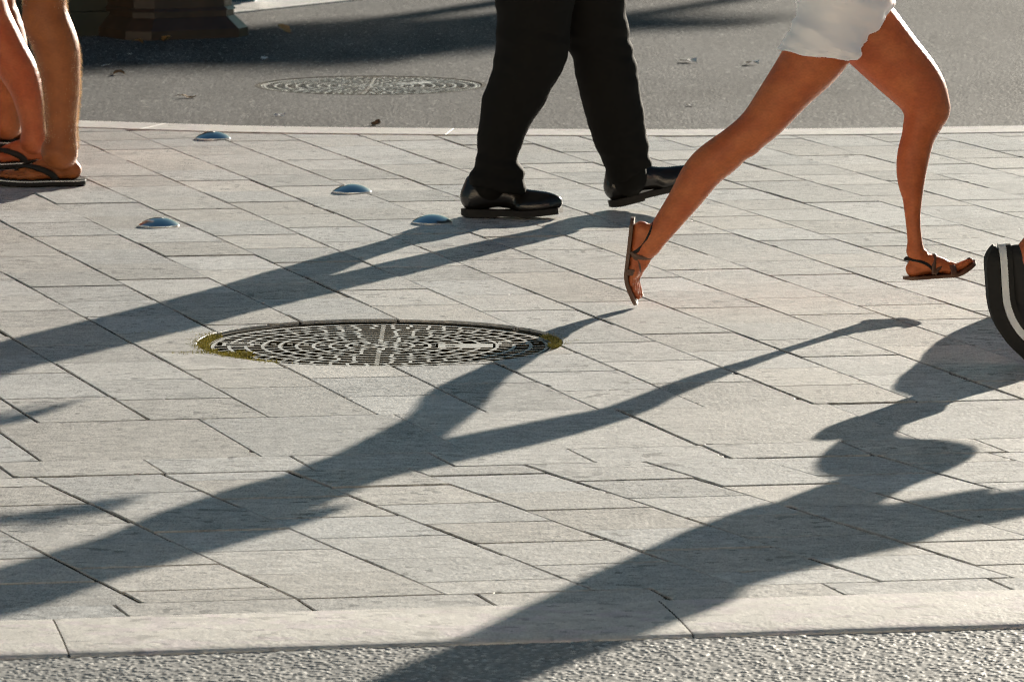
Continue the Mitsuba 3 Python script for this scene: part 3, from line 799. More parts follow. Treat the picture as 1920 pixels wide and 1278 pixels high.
LEG1 = [(-1.3698, 16.42, 0.6162, 0.0672), (-1.3705, 16.42, 0.5537, 0.0626), (-1.3647, 16.42, 0.5067, 0.0626), (-1.3511, 16.42, 0.4566, 0.0672), (-1.3345, 16.42, 0.4001, 0.0657), (-1.3288, 16.42, 0.3483, 0.0602), (-1.3246, 16.42, 0.2933, 0.0547), (-1.3252, 16.42, 0.2367, 0.05), (-1.3258, 16.42, 0.1769, 0.0454), (-1.3246, 16.42, 0.1423, 0.0454), (-1.3312, 16.42, 0.1092, 0.0516)]
LEGX = [(-1.6258, 17.6, 0.5412, 0.0637), (-1.6232, 17.6, 0.4742, 0.0587), (-1.6175, 17.6, 0.3936, 0.0771), (-1.5983, 17.6, 0.3096, 0.0738), (-1.5926, 17.6, 0.2221, 0.0553), (-1.5902, 17.6, 0.1378, 0.0436), (-1.5909, 17.6, 0.0788, 0.0419)]
LEGY = [(-1.6272, 17.0, 0.5632, 0.0777), (-1.5912, 17.0, 0.4579, 0.0696), (-1.561, 17.0, 0.4076, 0.0631), (-1.5325, 17.0, 0.354, 0.0599), (-1.5023, 17.0, 0.3004, 0.0583), (-1.4801, 17.0, 0.2483, 0.0502), (-1.4646, 17.0, 0.1848, 0.0437), (-1.4571, 17.0, 0.1311, 0.0389), (-1.4559, 17.0, 0.0887, 0.0389)]

def unit(v):
    v = np.asarray(v, float)
    return v / np.linalg.norm(v)

def hand(F, wrist, fwd, palm, s=1.0, curl=0.45):
    """a relaxed hand: fwd along the forearm, palm: the way the palm faces; five bent fingers"""
    w = np.asarray(wrist, float); f = unit(fwd); p = np.asarray(palm, float); p = unit(p - f * (p @ f)); l = np.cross(p, f)
    at = lambda x, y, z: w + s * (x * f + y * l + z * p)  # noqa: E731
    F.chain([[*at(0, 0, 0), .024 * s], [*at(.03, .010, 0), .021 * s], [*at(.085, .026, 0), .015 * s]], k=.012, sub=2)
    F.chain([[*at(0, 0, 0), .024 * s], [*at(.03, -.010, 0), .021 * s], [*at(.08, -.026, 0), .014 * s]], k=.012, sub=2)
    F.chain([[*at(.03, 0, 0), .020 * s], [*at(.088, 0, 0), .015 * s]], k=.012, sub=1)
    for y, ln, r in ((.031, .068, .0088), (.0105, .078, .0092), (-.010, .072, .0088), (-.029, .056, .0078)):
        a = at(.085, y, 0); c1 = curl; pts = [[*a, r * 1.08 * s]]
        q, ang = np.array([.085, 0.0]), c1 * .5
        for frac in (.45, .32, .23):
            q = q + ln * frac * np.array([math.cos(ang), math.sin(ang)]); ang += c1
            pts.append([*at(q[0], y * 1.06, q[1]), r * s * (1 - .12 * (1 - frac))])
        F.chain(pts, k=.004, sub=1)
    F.chain([[*at(.018, .022, .006), .015 * s], [*at(.045, .048, .018), .0115 * s], [*at(.072, .056, .030), .0098 * s], [*at(.092, .056, .038), .0085 * s]], k=.006, sub=1)

def frame(yaw):
    """rows: forward, left, up for a body that faces along yaw (degrees from +x towards +y)"""
    a = math.radians(yaw)
    return np.array([[math.cos(a), math.sin(a), 0], [-math.sin(a), math.cos(a), 0], [0, 0, 1.0]])

def lean(R, deg):
    """tip the frame forward"""
    a = math.radians(deg); f, l, u = R
    return np.array([f * math.cos(a) - u * math.sin(a), l, u * math.cos(a) + f * math.sin(a)])

def upper(F, P, grow=0.0, head=True, arms=True, k=0.03):
    """torso, neck, head with a face, arms and hands"""
    s = P["s"]; R = frame(P["yaw"]); Rt = lean(R, P.get("lean", 0))
    pel, che = np.array(P["pelvis"]), np.array(P["chest"])
    F.ell(pel, [.108 * s + grow, .165 * s + grow, .115 * s + grow], k, Rt)
    F.ell(pel * .5 + che * .5, [.098 * s + grow, .140 * s + grow, .16 * s + grow], k, Rt)
    F.ell(che, [.118 * s + grow, .165 * s + grow, .17 * s + grow], k, Rt)
    sh = [np.array(P["shoulder_l"]), np.array(P["shoulder_r"])]
    mid = (sh[0] + sh[1]) / 2
    F.chain([[*sh[0], .055 * s + grow], [*(mid + Rt[2] * .015), .062 * s + grow], [*sh[1], .055 * s + grow]], k=k, sub=3)
    if arms:
        for side, S in (("l", sh[0]), ("r", sh[1])):
            E, W = np.array(P["elbow_" + side]), np.array(P["wrist_" + side])
            m = lambda a, b, t: a + (b - a) * t  # noqa: E731
            F.chain([[*S, .052 * s], [*m(S, E, .4), .046 * s], [*E, .036 * s]], k=k * .7, sub=3)
            F.chain([[*E, .037 * s], [*m(E, W, .3), .040 * s], [*m(E, W, .75), .029 * s], [*W, .025 * s]], k=.012, sub=3)
            palm = R[1] * (1 if side == "r" else -1)
            hand(F, W, W - E, palm + 0.01, s, P.get("curl", .5))
    if head:
        H = np.array(P["head"]); yaw = P.get("look", P["yaw"]); Rh = frame(yaw)
        f, l, u = Rh
        F.chain([[*(mid + Rt[2] * .02), .058 * s], [*(H - u * .07 * s - f * .012 * s), .052 * s]], k=.03, sub=2)
        q = lambda a, b, c: H + s * (a * f + b * l + c * u)  # noqa: E731
        F.ell(q(-.008, 0, .025), [.098 * s, .078 * s, .095 * s], .02, Rh)
        F.ell(q(.022, 0, -.045), [.066 * s, .058 * s, .068 * s], .03, Rh)
        F.chain([[*q(.05, .03, -.075), .018 * s], [*q(.07, 0, -.088), .022 * s], [*q(.05, -.03, -.075), .018 * s]], k=.02, sub=2)      # jaw, chin
        F.chain([[*q(.082, 0, .012), .010 * s], [*q(.105, 0, -.022), .014 * s]], k=.012, sub=2)                                     # nose
        F.chain([[*q(.092, .016, -.028), .008 * s], [*q(.092, -.016, -.028), .008 * s]], k=.008, sub=1)
        F.chain([[*q(.076, .022, -.056), .007 * s], [*q(.087, 0, -.052), .009 * s], [*q(.076, -.022, -.056), .007 * s]], k=.006, sub=2)
        F.chain([[*q(.076, .018, -.066), .007 * s], [*q(.085, 0, -.067), .009 * s], [*q(.076, -.018, -.066), .007 * s]], k=.006, sub=2)
        for t in (1, -1):
            F.ell(q(.084, t * .030, .008), [.016 * s, .018 * s, .012 * s], .012, Rh, mode="sub")
            F.chain([[*q(.080, t * .012, .026), .009 * s], [*q(.078, t * .045, .026), .008 * s]], k=.012, sub=1)
            F.ell(q(-.002, t * .080, -.005), [.018 * s, .009 * s, .032 * s], .006, Rh)
            F.ell(q(.060, t * .036, -.024), [.025 * s, .022 * s, .02 * s], .02, Rh)
    return Rt

def eyes_hair(key, P, long=False, bsdf="mat_hair"):
    s = P["s"]; H = np.array(P["head"]); Rh = frame(P.get("look", P["yaw"])); f, l, u = Rh
    q = lambda a, b, c: H + s * (a * f + b * l + c * u)  # noqa: E731
    for t in (1, -1):
        e = trimesh.creation.icosphere(2, .0125 * s); e.apply_translation(q(.070, t * .030, .008))
        part(key, "eye", e, "mat_eye", smooth=True)
    lo, hi = q(0, 0, 0) - .24 * s, q(0, 0, 0) + .2 * s
    F = Field(lo - [0, 0, .1 * s if long else 0], hi, .006)
    F.ell(q(-.014, 0, .032), [.107 * s, .088 * s, .103 * s], 0, Rh)
    F.ell(q(-.045, 0, -.01), [.07 * s, .082 * s, .085 * s], .02, Rh)
    F.cut(q(.058, 0, .045), f * .8 - u * .62)
    F.cut(q(.012, 0, .0), f * .93 - u * .36)
    if long:
        F.chain([[*q(-.10, 0, .04), .03 * s], [*q(-.15, 0, .0), .032 * s], [*q(-.17, 0, -.10), .026 * s], [*q(-.165, 0, -.2), .010 * s]], k=.02)
    F.ripple(lambda p: (meshkit.fbm(p * [150, 150, 40], 2) - .5) * .012)
    part(key, "hair", F.mesh(1), bsdf, smooth=True)

def finish(F, key, name, bsdf, relax=3, **kw):
    return part(key, name, F.mesh(relax), bsdf, smooth=True, **kw)

def nails(key, ft, lift, n=5):
    for (x, y, z, r) in [(.955, .068, .082, .026), (.958, .014, .060, .018), (.905, -.040, .055, .016), (.845, -.090, .050, .015), (.765, -.135, .048, .014)][:n]:
        e = trimesh.creation.icosphere(2, 1.0)
        c = ft(np.c_[e.vertices * [r * .9, r, .006] + [x, y, z + lift]])
        part(key, "toenail", trimesh.Trimesh(c, e.faces, process=False), "mat_nail", smooth=True)

# ---- the girl in white shorts, running to the right
def runner():
    key = thing_key("person")
    tag(key, "bare-legged person in white shorts and flat brown sandals, sprinting to the right", "person")
    P = dict(s=0.86, yaw=-8, lean=6, pelvis=(0.80, 13.52, 0.775), chest=(0.80, 13.52, 1.05), head=(0.83, 13.50, 1.40),
             shoulder_l=(0.80, 13.66, 1.165), shoulder_r=(0.765, 13.38, 1.165),
             elbow_l=(0.37, 13.74, 0.94), wrist_l=(0.53, 13.71, 0.865), elbow_r=(0.945, 13.46, 0.800), wrist_r=(0.885, 13.43, 0.98), curl=0.75)
    rear = Foot((0.286, 13.50, 0.222), (-0.10, 0.14, -1.0), (1.0, -0.10, -0.1), 0.214, bend=24, side=1)
    front = Foot((0.956, 13.53, 0.066), (0.90, 0.36, 0.02), (0, 0, 1), 0.190, bend=26, side=-1)
    fine = [((0.22, 13.40, -0.01), (0.46, 13.62, 0.25), .0026), ((0.92, 13.42, 0.04), (1.17, 13.66, 0.2), .0026)]
    F = Field((0.20, 13.15, -0.02), (1.20, 13.86, 1.56), .0065, fine)
    upper(F, P)
    F.chain(REAR, k=.035, depth=1.12)
    F.chain(FRONT, k=.035, depth=1.15)
    # calf muscle, kneecap
    F.ell((.985, 13.552, .445), [.028, .035, .045], .03)
    F.ell((1.040, 13.565, .478), [.020, .026, .026], .018)
    F.ell((.958, 13.552, .345), [.020, .030, .06], .025)
    F.ell((.575, 13.46, .405), [.020, .028, .024], .02)
    bare_foot(F, rear, 0.045, REAR[-1])
    bare_foot(F, front, 0.045, FRONT[-1])
    finish(F, key, "body", "mat_skin_tan")
    # white shorts: two short legs, hem cut square to each thigh
    S = Field((0.55, 13.25, 0.50), (1.12, 13.80, 0.95), .006)
    R = lean(frame(P["yaw"]), 6)
    for st, c, n in ((REAR, plane_r, (-.12, 0, -1)), (FRONT, plane_f, (.776, 0, -.63))):
        Q = Field((0.55, 13.25, 0.50), (1.12, 13.80, 0.95), .006)
        Q.ell(P["pelvis"], [.112, .158, .125], 0, R)
        stx = np.array(st)[:5].copy()
        Q.chain(stx, k=.04, grow=.0115)
        Q.cut(plane_f, (.776, 0, -.63))
        Q.cut(c, n)
        S.F = S.smin(S.F, Q.F, .030)
    S.ell((0.80, 13.52, 0.83), [.105, .150, .09], .03, R)
    S.cut((0, 0, 0.885), (0, 0, 1))
    ripples = lambda p: (meshkit.fbm(np.stack([p[:, 0] * 10 - p[:, 2] * 12, p[:, 1] * 10, p[:, 2] * 42 + p[:, 0] * 14], -1), 3) - .5) * .022  # noqa: E731
    S.ripple(ripples)
    shorts = finish(S, key, "shorts", "mat_white_cotton", 2)
    for st, cc, n in ((REAR, plane_r, (-.12, 0, -1)), (FRONT, plane_f, (.776, 0, -.63))):
        n = unit(n)
        H = Field((0.55, 13.25, 0.50), (1.12, 13.80, 0.80), .0045)
        H.ell(P["pelvis"], [.1145, .1605, .1275], 0, R)
        H.chain(np.array(st)[:5], k=.04, grow=.0135)
        H.cut(np.array(plane_f) + unit((.776, 0, -.63)) * .0012, (.776, 0, -.63)); H.cut(cc + n * .0012, n); H.cut(np.array(cc) - n * .016, -n)
        H.ripple(ripples)
        finish(H, shorts, "hem", "mat_white_cotton", 1)
    V = Field((0.55, 13.22, 0.80), (1.05, 13.82, 1.30), .007)
    upper(V, P, grow=.012, head=False, arms=False)
    V.cut((0, 0, .86), (0, 0, -1)); V.cut((.8, 13.5, 1.235), (0, 0, 1))
    V.ripple(lambda p: (meshkit.fbm(p * 18, 3) - .5) * .012)
    finish(V, key, "vest", "mat_grey_cloth", 2)
    eyes_hair(key, P, long=True)
    for ft, strap_sets in ((rear, "rear"), (front, "front")):
        s = part(key, "sandal", sole_mesh(ft, 0.012, 0.052, grow=.012), "mat_brown_leather", smooth=40)
        up = ft.u
        part(s, "thong_strap", cat([strap(ft, [(.36, .125, .07), (.45, .105, .16), (.56, .07, .205), (.66, .04, .185), (.80, .045, .12), (.86, .045, .06)], .0045, .0020, out=1.08),
                                    strap(ft, [(.36, -.125, .06), (.46, -.105, .135), (.58, -.05, .175), (.70, .01, .165), (.80, .042, .125)], .0045, .0020, out=1.08)]), "mat_brown_leather", smooth=True)
        part(s, "toe_band", strap(ft, [(.60, .165, .045), (.625, .14, .12), (.64, .06, .165), (.63, -.03, .155), (.60, -.12, .115), (.585, -.165, .045)], .0085, .0022, 28, out=1.16), "mat_brown_leather", smooth=True)
        part(s, "ankle_strap", strap(ft, [(.40, .115, .07), (.27, .125, .20), (.10, .105, .27), (.015, .0, .285), (.10, -.105, .26), (.27, -.125, .19), (.40, -.12, .06)], .0058, .0022, 40), "mat_black_rubber", smooth=True)
        part(s, "instep_strap", strap(ft, [(.34, .125, .08), (.36, .10, .21), (.40, .03, .285), (.42, -.05, .235), (.38, -.115, .10)], .0055, .0022, 28, out=1.16), "mat_brown_leather", smooth=True)
        nails(key, ft, .045)
plane_r, plane_f = (0.715, 13.45, 0.626), (0.832, 13.60, 0.622)
runner()

# ---- the walker in the black suit
def shoe(key, ft, name="shoe"):
    c = np.vstack([ft([(-.1, -.35, -.12), (1.1, .35, .6)]), ft([(-.1, .35, .6), (1.1, -.35, -.12)])])
    F = Field(c.min(0) - .02, c.max(0) + .02, .0035)
    F.chain(ft.st([(.12, .0, .17, .135), (.25, .0, .20, .135), (.40, .01, .195, .125), (.55, .02, .155, .115), (.70, .03, .13, .108), (.84, .03, .115, .096), (.93, .025, .095, .076)]), k=.01, depth=1)
    F.chain(ft.st([(.62, -.085, .085, .07), (.75, -.075, .08, .07), (.86, -.045, .075, .06)]), k=.02)
    F.chain(ft.st([(.62, .09, .085, .07), (.75, .095, .08, .07), (.86, .065, .075, .06)]), k=.02)
    F.chain(ft.st([(.12, 0, .16, .115), (.13, 0, .30, .105)]), k=.02, sub=1)
    F.chain(ft.st([(.26, 0, .20, .12), (.29, 0, .32, .11)]), k=.02, sub=1)
    F.chain(ft.st([(.40, .0, .20, .10), (.36, .0, .29, .10)]), k=.02, sub=1)
    F.cut(ft([(0, 0, .045)])[0], -ft.u); F.cut(ft([(0, 0, .37)])[0], ft.u)
    s = part(key, name, F.mesh(2), "mat_black_leather", smooth=True)
    part(s, "sole", sole_mesh(ft, -0.010, 0.050, grow=.012, x0=-.1, x1=.985), "mat_black_rubber", smooth=40)
    part(s, "heel", sole_mesh(ft, -0.03, -0.008, grow=.010, x0=-.05, x1=.36, round_heel=.02), "mat_black_rubber", smooth=40)
    part(s, "lace", cat([strap(ft, [(x, -.085, z - .035), (x + .01, -.04, z), (x + .012, .0, z + .008), (x + .01, .04, z), (x, .085, z - .035)], .0026, .0018, 12) for x, z in ((.46, .268), (.51, .250), (.56, .232))]), "mat_black_rubber", smooth=True)
    return s

LFT = Foot((-0.138, 15.625, 0.009), (0.978, -0.21, 0), (0, 0, 1), 0.285, bend=6, side=1)
RFT = Foot((0.278, 15.80, 0.013), (0.955, 0.05, 0.235), (-0.235, 0, 0.97), 0.275, bend=3, side=-1)
def walker():
    key = thing_key("person")
    tag(key, "walking person in black trousers and shiny black leather shoes", "person")
    P = dict(s=1.02, yaw=0, lean=2, pelvis=(0.145, 15.66, 0.95), chest=(0.155, 15.66, 1.27), head=(0.20, 15.66, 1.64),
             shoulder_l=(0.155, 15.85, 1.42), shoulder_r=(0.155, 15.47, 1.42),
             elbow_l=(0.02, 15.90, 1.14), wrist_l=(0.10, 15.88, 0.90), elbow_r=(0.37, 15.42, 1.20), wrist_r=(0.55, 15.50, 1.05), curl=0.5)
    F = Field((-0.25, 15.2, 0.05), (0.85, 16.1, 1.85), .0075, [((0.55, 15.40, 1.0), (0.80, 15.62, 1.15), .004), ((.05, 15.8, .7), (.2, 15.96, .92), .004)])
    upper(F, P)
    hipL, hipR = (0.14, 15.58, .88), (0.15, 15.75, .88)
    F.chain([[*hipL, .08]] + [[a, b + .02, c, r * .62] for a, b, c, r in MLEFT[1:9:2]], k=.03)
    F.chain([[*hipR, .08]] + [[a, b, c, r * .62] for a, b, c, r in MRIGHT[1:9:2]], k=.03)
    finish(F, key, "body", "mat_skin_tan", 2)
    J = Field((-0.25, 15.2, 0.03), (0.60, 16.05, 1.12), .0055)
    J.ell((.145, 15.66, .95), [.15, .19, .15], .03)
    for st, top, hem, n in ((MLEFT, [[.125, 15.60, .90, .135], [.10, 15.60, .80, .128]], (-.04, 15.58, .078), (-.208, -.05, -.978)),
                            (MRIGHT, [[.165, 15.72, .90, .135], [.185, 15.71, .80, .122]], (.330, 15.74, .098), (.42, 0, -.90))):
        Q = Field((-0.25, 15.2, 0.03), (0.60, 16.05, 1.12), .0055)
        Q.chain(top + [list(q) for q in st], depth=0.92)
        Q.cut(hem, n)
        J.F = J.smin(J.F, Q.F, .015)
    J.cut((0, 0, 1.06), (0, 0, 1))
    def folds(p):
        knee = np.exp(-((p[:, 2] - .50) / .10) ** 2)
        low = np.exp(-((p[:, 2] - .12) / .10) ** 2)
        a = meshkit.fbm(np.stack([p[:, 0] * 9 + p[:, 2] * 14, p[:, 1] * 9, p[:, 2] * 20 - p[:, 0] * 16], -1), 3) - .5
        b = meshkit.noise(np.stack([p[:, 0] * 6, p[:, 1] * 6, p[:, 2] * 42 + p[:, 0] * 10], -1), 4) - .5
        return a * .009 + b * (.012 * low + .008 * knee)
    J.ripple(folds)
    finish(J, key, "trousers", "mat_suit", 2)
    C = Field((-0.35, 15.15, 0.72), (0.75, 16.15, 1.56), .0085)
    upper(C, P, grow=.028, head=False, arms=False)
    C.ell((.145, 15.66, .92), [.165, .21, .16], .05)
    for side in "lr":
        S, E, W = (np.array(P[n + side]) for n in ("shoulder_", "elbow_", "wrist_"))
        C.chain([[*S, .078], [*((S + E) / 2), .070], [*E, .060], [*((E + W) / 2), .054], [*(E + (W - E) * .93), .046]], k=.02)
    C.cut((0, 0, .78), (0, 0, -1)); C.cut((.16, 15.66, 1.50), (-.2, 0, 1))
    C.ripple(lambda p: (meshkit.fbm(p * 12, 3) - .5) * .022)
    finish(C, key, "jacket", "mat_suit", 2)
    eyes_hair(key, P)
    for st, ft in ((MLEFT, LFT), (MRIGHT, RFT)):
        k = Field(np.array(st[-1][:3]) - .14, np.array(st[-1][:3]) + .22, .005)
        q = [[a, b + .01, c_, .047] for a, b, c_, r in st[-4:-1]]
        k.chain(q + [[*ft([(.22, 0, .22)])[0], .042]], sub=2)
        finish(k, key, "sock", "mat_suit", 1)
    shoe(key, LFT)
    shoe(key, RFT)
walker()

# ---- flip flops
def flip_flop(key, ft):
    s = part(key, "flip_flop", sole_mesh(ft, -0.066, -0.018, grow=.03, wide=1.08), "mat_black_rubber", smooth=40)
    part(s, "footbed", sole_mesh(ft, -0.0185, -0.006, grow=.031, wide=1.08), "mat_white_rubber", smooth=40)
    part(s, "insole", sole_mesh(ft, -0.0065, 0.0035, grow=.026, wide=1.08), "mat_black_rubber", smooth=40)
    w, t = .0075, .0034
    part(s, "strap", cat([strap(ft, [(.33, .125, .0), (.36, .128, .06), (.45, .118, .15), (.56, .085, .20), (.68, .055, .175), (.77, .045, .13)], np.linspace(.0105, .0065, 30), .0045, 30),
                          strap(ft, [(.33, -.125, .0), (.36, -.135, .05), (.46, -.135, .11), (.57, -.10, .15), (.68, -.02, .155), (.77, .042, .13)], np.linspace(.0105, .0065, 30), .0045, 30),
                          strap(ft, [(.765, .044, .135), (.80, .044, .08), (.81, .044, .0)], .0045, .0045, 8)]), "mat_black_rubber", smooth=True)
    return s

def leg_hair(key, st, lo, hi, n, seed, length=.012):
    r = np.random.default_rng(seed)
    st = spline(np.array(st), 120)
    V, Fc = [], []
    zz = st[:, 2]
    for _ in range(n):
        z = r.uniform(lo, hi)
        i = np.argmin(abs(zz - z)); c, rad = st[i, :3], st[i, 3]
        a = r.uniform(0, 2 * np.pi)
        d = np.array([math.cos(a), math.sin(a), 0])
        p = np.array([c[0], c[1], z]) + d * (rad - .001)
        ln = length * r.uniform(.45, 1.1)
        dirn = unit(d * r.uniform(.55, 1.0) + np.array([0, 0, -r.uniform(.5, 1.1)]) + r.normal(0, .22, 3))
        q1 = p + dirn * ln * .5; q2 = p + unit(dirn + np.array([0, 0, -.5])) * ln
        s = np.cross(dirn, [0, 1, 0.1]); s = unit(s) * .00028; s2 = np.cross(dirn, s); s2 = unit(s2) * .00028
        b = len(V)
        V += [p + s, p - s * .5 + s2, p - s * .5 - s2, q1 + s * .8, q1 - s * .4 + s2 * .8, q1 - s * .4 - s2 * .8, q2]
        for k in range(3):
            m = (k + 1) % 3
            Fc += [[b + k, b + m, b + 3 + m], [b + k, b + 3 + m, b + 3 + k], [b + 3 + k, b + 3 + m, b + 6]]
    part(key, "leg_hair", trimesh.Trimesh(np.array(V), np.array(Fc), process=False), "mat_leg_hair", kind="stuff")

# ---- the two strollers at the left edge, walking to the left
def stroller_near():
    key = thing_key("person")
    tag(key, "hairy-legged person in black flip flops at the left edge of the pavement", "person")
    P = dict(s=1.0, yaw=178, lean=2, pelvis=(-1.46, 16.68, 0.95), chest=(-1.47, 16.68, 1.26), head=(-1.50, 16.68, 1.62),
             shoulder_l=(-1.46, 16.49, 1.40), shoulder_r=(-1.46, 16.87, 1.40),
             elbow_l=(-1.36, 16.42, 1.12), wrist_l=(-1.46, 16.44, 0.88), elbow_r=(-1.55, 16.94, 1.13), wrist_r=(-1.70, 16.90, 0.93))
    near = Foot((-1.268, 16.50, 0.0195), (-1.0, -0.11, 0), (0, 0, 1), 0.252, bend=3, side=-1)
    far = Foot((-1.50, 17.72, 0.0195), (-1.0, -0.12, 0), (0, 0, 1), 0.252, bend=3, side=1)
    F = Field((-1.98, 16.2, -0.005), (-1.17, 17.95, 1.80), .0085, [((-1.56, 16.36, 0), (-1.22, 16.60, .13), .0032), ((-1.72, 17.55, 0), (-1.46, 17.85, .13), .005)])
    upper(F, P)
    F.chain([[-1.43, 16.55, .90, .088], [-1.40, 16.47, .76, .082]] + [list(q) for q in LEG1], k=.03, depth=1.2)
    F.chain([[-1.48, 16.80, .90, .088], [-1.56, 17.20, .72, .08]] + [list(q) for q in LEGX], k=.03, depth=1.15)
    F.ell((-1.395, 16.40, .50), [.035, .045, .05], .03)
    bare_foot(F, near, 0.0, LEG1[-1]); bare_foot(F, far, 0.0, LEGX[-1])
    finish(F, key, "body", "mat_skin_brown", 2)
    for ft in (near, far):
        flip_flop(key, ft)
    nails(key, near, 0.0)
    leg_hair(key, LEG1, .12, .60, 13000, 5, .017)
    leg_hair(key, LEGX, .20, .52, 1500, 6)
    S = Field((-1.75, 16.2, .60), (-1.2, 17.4, 1.15), .009)
    S.ell((-1.46, 16.68, .98), [.15, .19, .15], .03)
    S.chain([[-1.43, 16.55, .92, .115], [-1.395, 16.46, .74, .105]], k=.03, sub=2); S.chain([[-1.48, 16.80, .92, .115], [-1.55, 17.15, .74, .10]], k=.03, sub=2)
    S.cut((0, 0, .70), (0, 0, -1)); S.cut((0, 0, 1.06), (0, 0, 1))
    S.ripple(lambda p: (meshkit.fbm(p * 14, 3) - .5) * .02)
    finish(S, key, "shorts", "mat_blue_cloth", 2)
    V = Field((-1.85, 16.25, .9), (-1.15, 17.1, 1.52), .009)
    upper(V, P, grow=.018, head=False, arms=False)
    for side in "lr":
        a, e = np.array(P["shoulder_" + side]), np.array(P["elbow_" + side])
        V.chain([[*a, .075], [*(a + (e - a) * .62), .066]], k=.02, sub=1)
    V.cut((0, 0, .98), (0, 0, -1)); V.cut((0, 0, 1.475), (0, 0, 1))
    V.ripple(lambda p: (meshkit.fbm(p * 14, 3) - .5) * .018)
    finish(V, key, "shirt", "mat_grey_cloth", 2)
    eyes_hair(key, P)

def stroller_far():
    key = thing_key("person")
    tag(key, "smooth-legged person at the left edge, one flip flop foot behind the hairy leg", "person")
    P = dict(s=0.94, yaw=180, lean=3, pelvis=(-1.80, 17.10, 0.90), chest=(-1.83, 17.10, 1.19), head=(-1.87, 17.10, 1.53),
             shoulder_l=(-1.82, 16.93, 1.32), shoulder_r=(-1.82, 17.27, 1.32),
             elbow_l=(-1.72, 16.87, 1.06), wrist_l=(-1.84, 16.90, 0.84), elbow_r=(-1.90, 17.33, 1.06), wrist_r=(-2.05, 17.28, 0.88))
    trail = Foot((-1.418, 17.06, 0.0195), (-0.955, -0.28, 0), (0, 0, 1), 0.240, bend=4, side=-1)
    lead = Foot((-2.10, 17.20, 0.0195), (-1.0, 0, 0), (0, 0, 1), 0.240, bend=3, side=1)
    F = Field((-2.42, 16.75, -0.005), (-1.37, 17.5, 1.70), .008, [((-1.70, 16.9, 0), (-1.38, 17.16, .13), .0034)])
    upper(F, P)
    F.chain([[-1.77, 17.03, .86, .085], [-1.70, 17.02, .70, .082]] + [list(q) for q in LEGY], k=.03, depth=1.25)
    F.chain([[-1.82, 17.17, .86, .085], [-1.98, 17.19, .50, .062], [-2.07, 17.2, .34, .058], [-2.11, 17.2, .10, .036]], k=.03)
    bare_foot(F, trail, 0.0, LEGY[-1]); bare_foot(F, lead, 0.0, (-2.11, 17.2, .10, .036))
    finish(F, key, "body", "mat_skin_rosy", 2)
    for ft in (trail, lead):
        flip_flop(key, ft)
    D = Field((-2.2, 16.75, .55), (-1.4, 17.5, 1.40), .009)
    upper(D, P, grow=.016, head=False, arms=False)
    D.chain([[-1.80, 17.10, .92, .17], [-1.81, 17.10, .75, .20], [-1.82, 17.10, .62, .22]], k=.03, sub=2)
    D.cut((0, 0, .66), (0, 0, -1)); D.cut((0, 0, 1.34), (0, 0, 1))
    D.ripple(lambda p: (meshkit.fbm(p * [18, 18, 5], 3) - .5) * .024)
    finish(D, key, "dress", "mat_red_cloth", 2)
    eyes_hair(key, P, long=True)
stroller_near()
stroller_far()

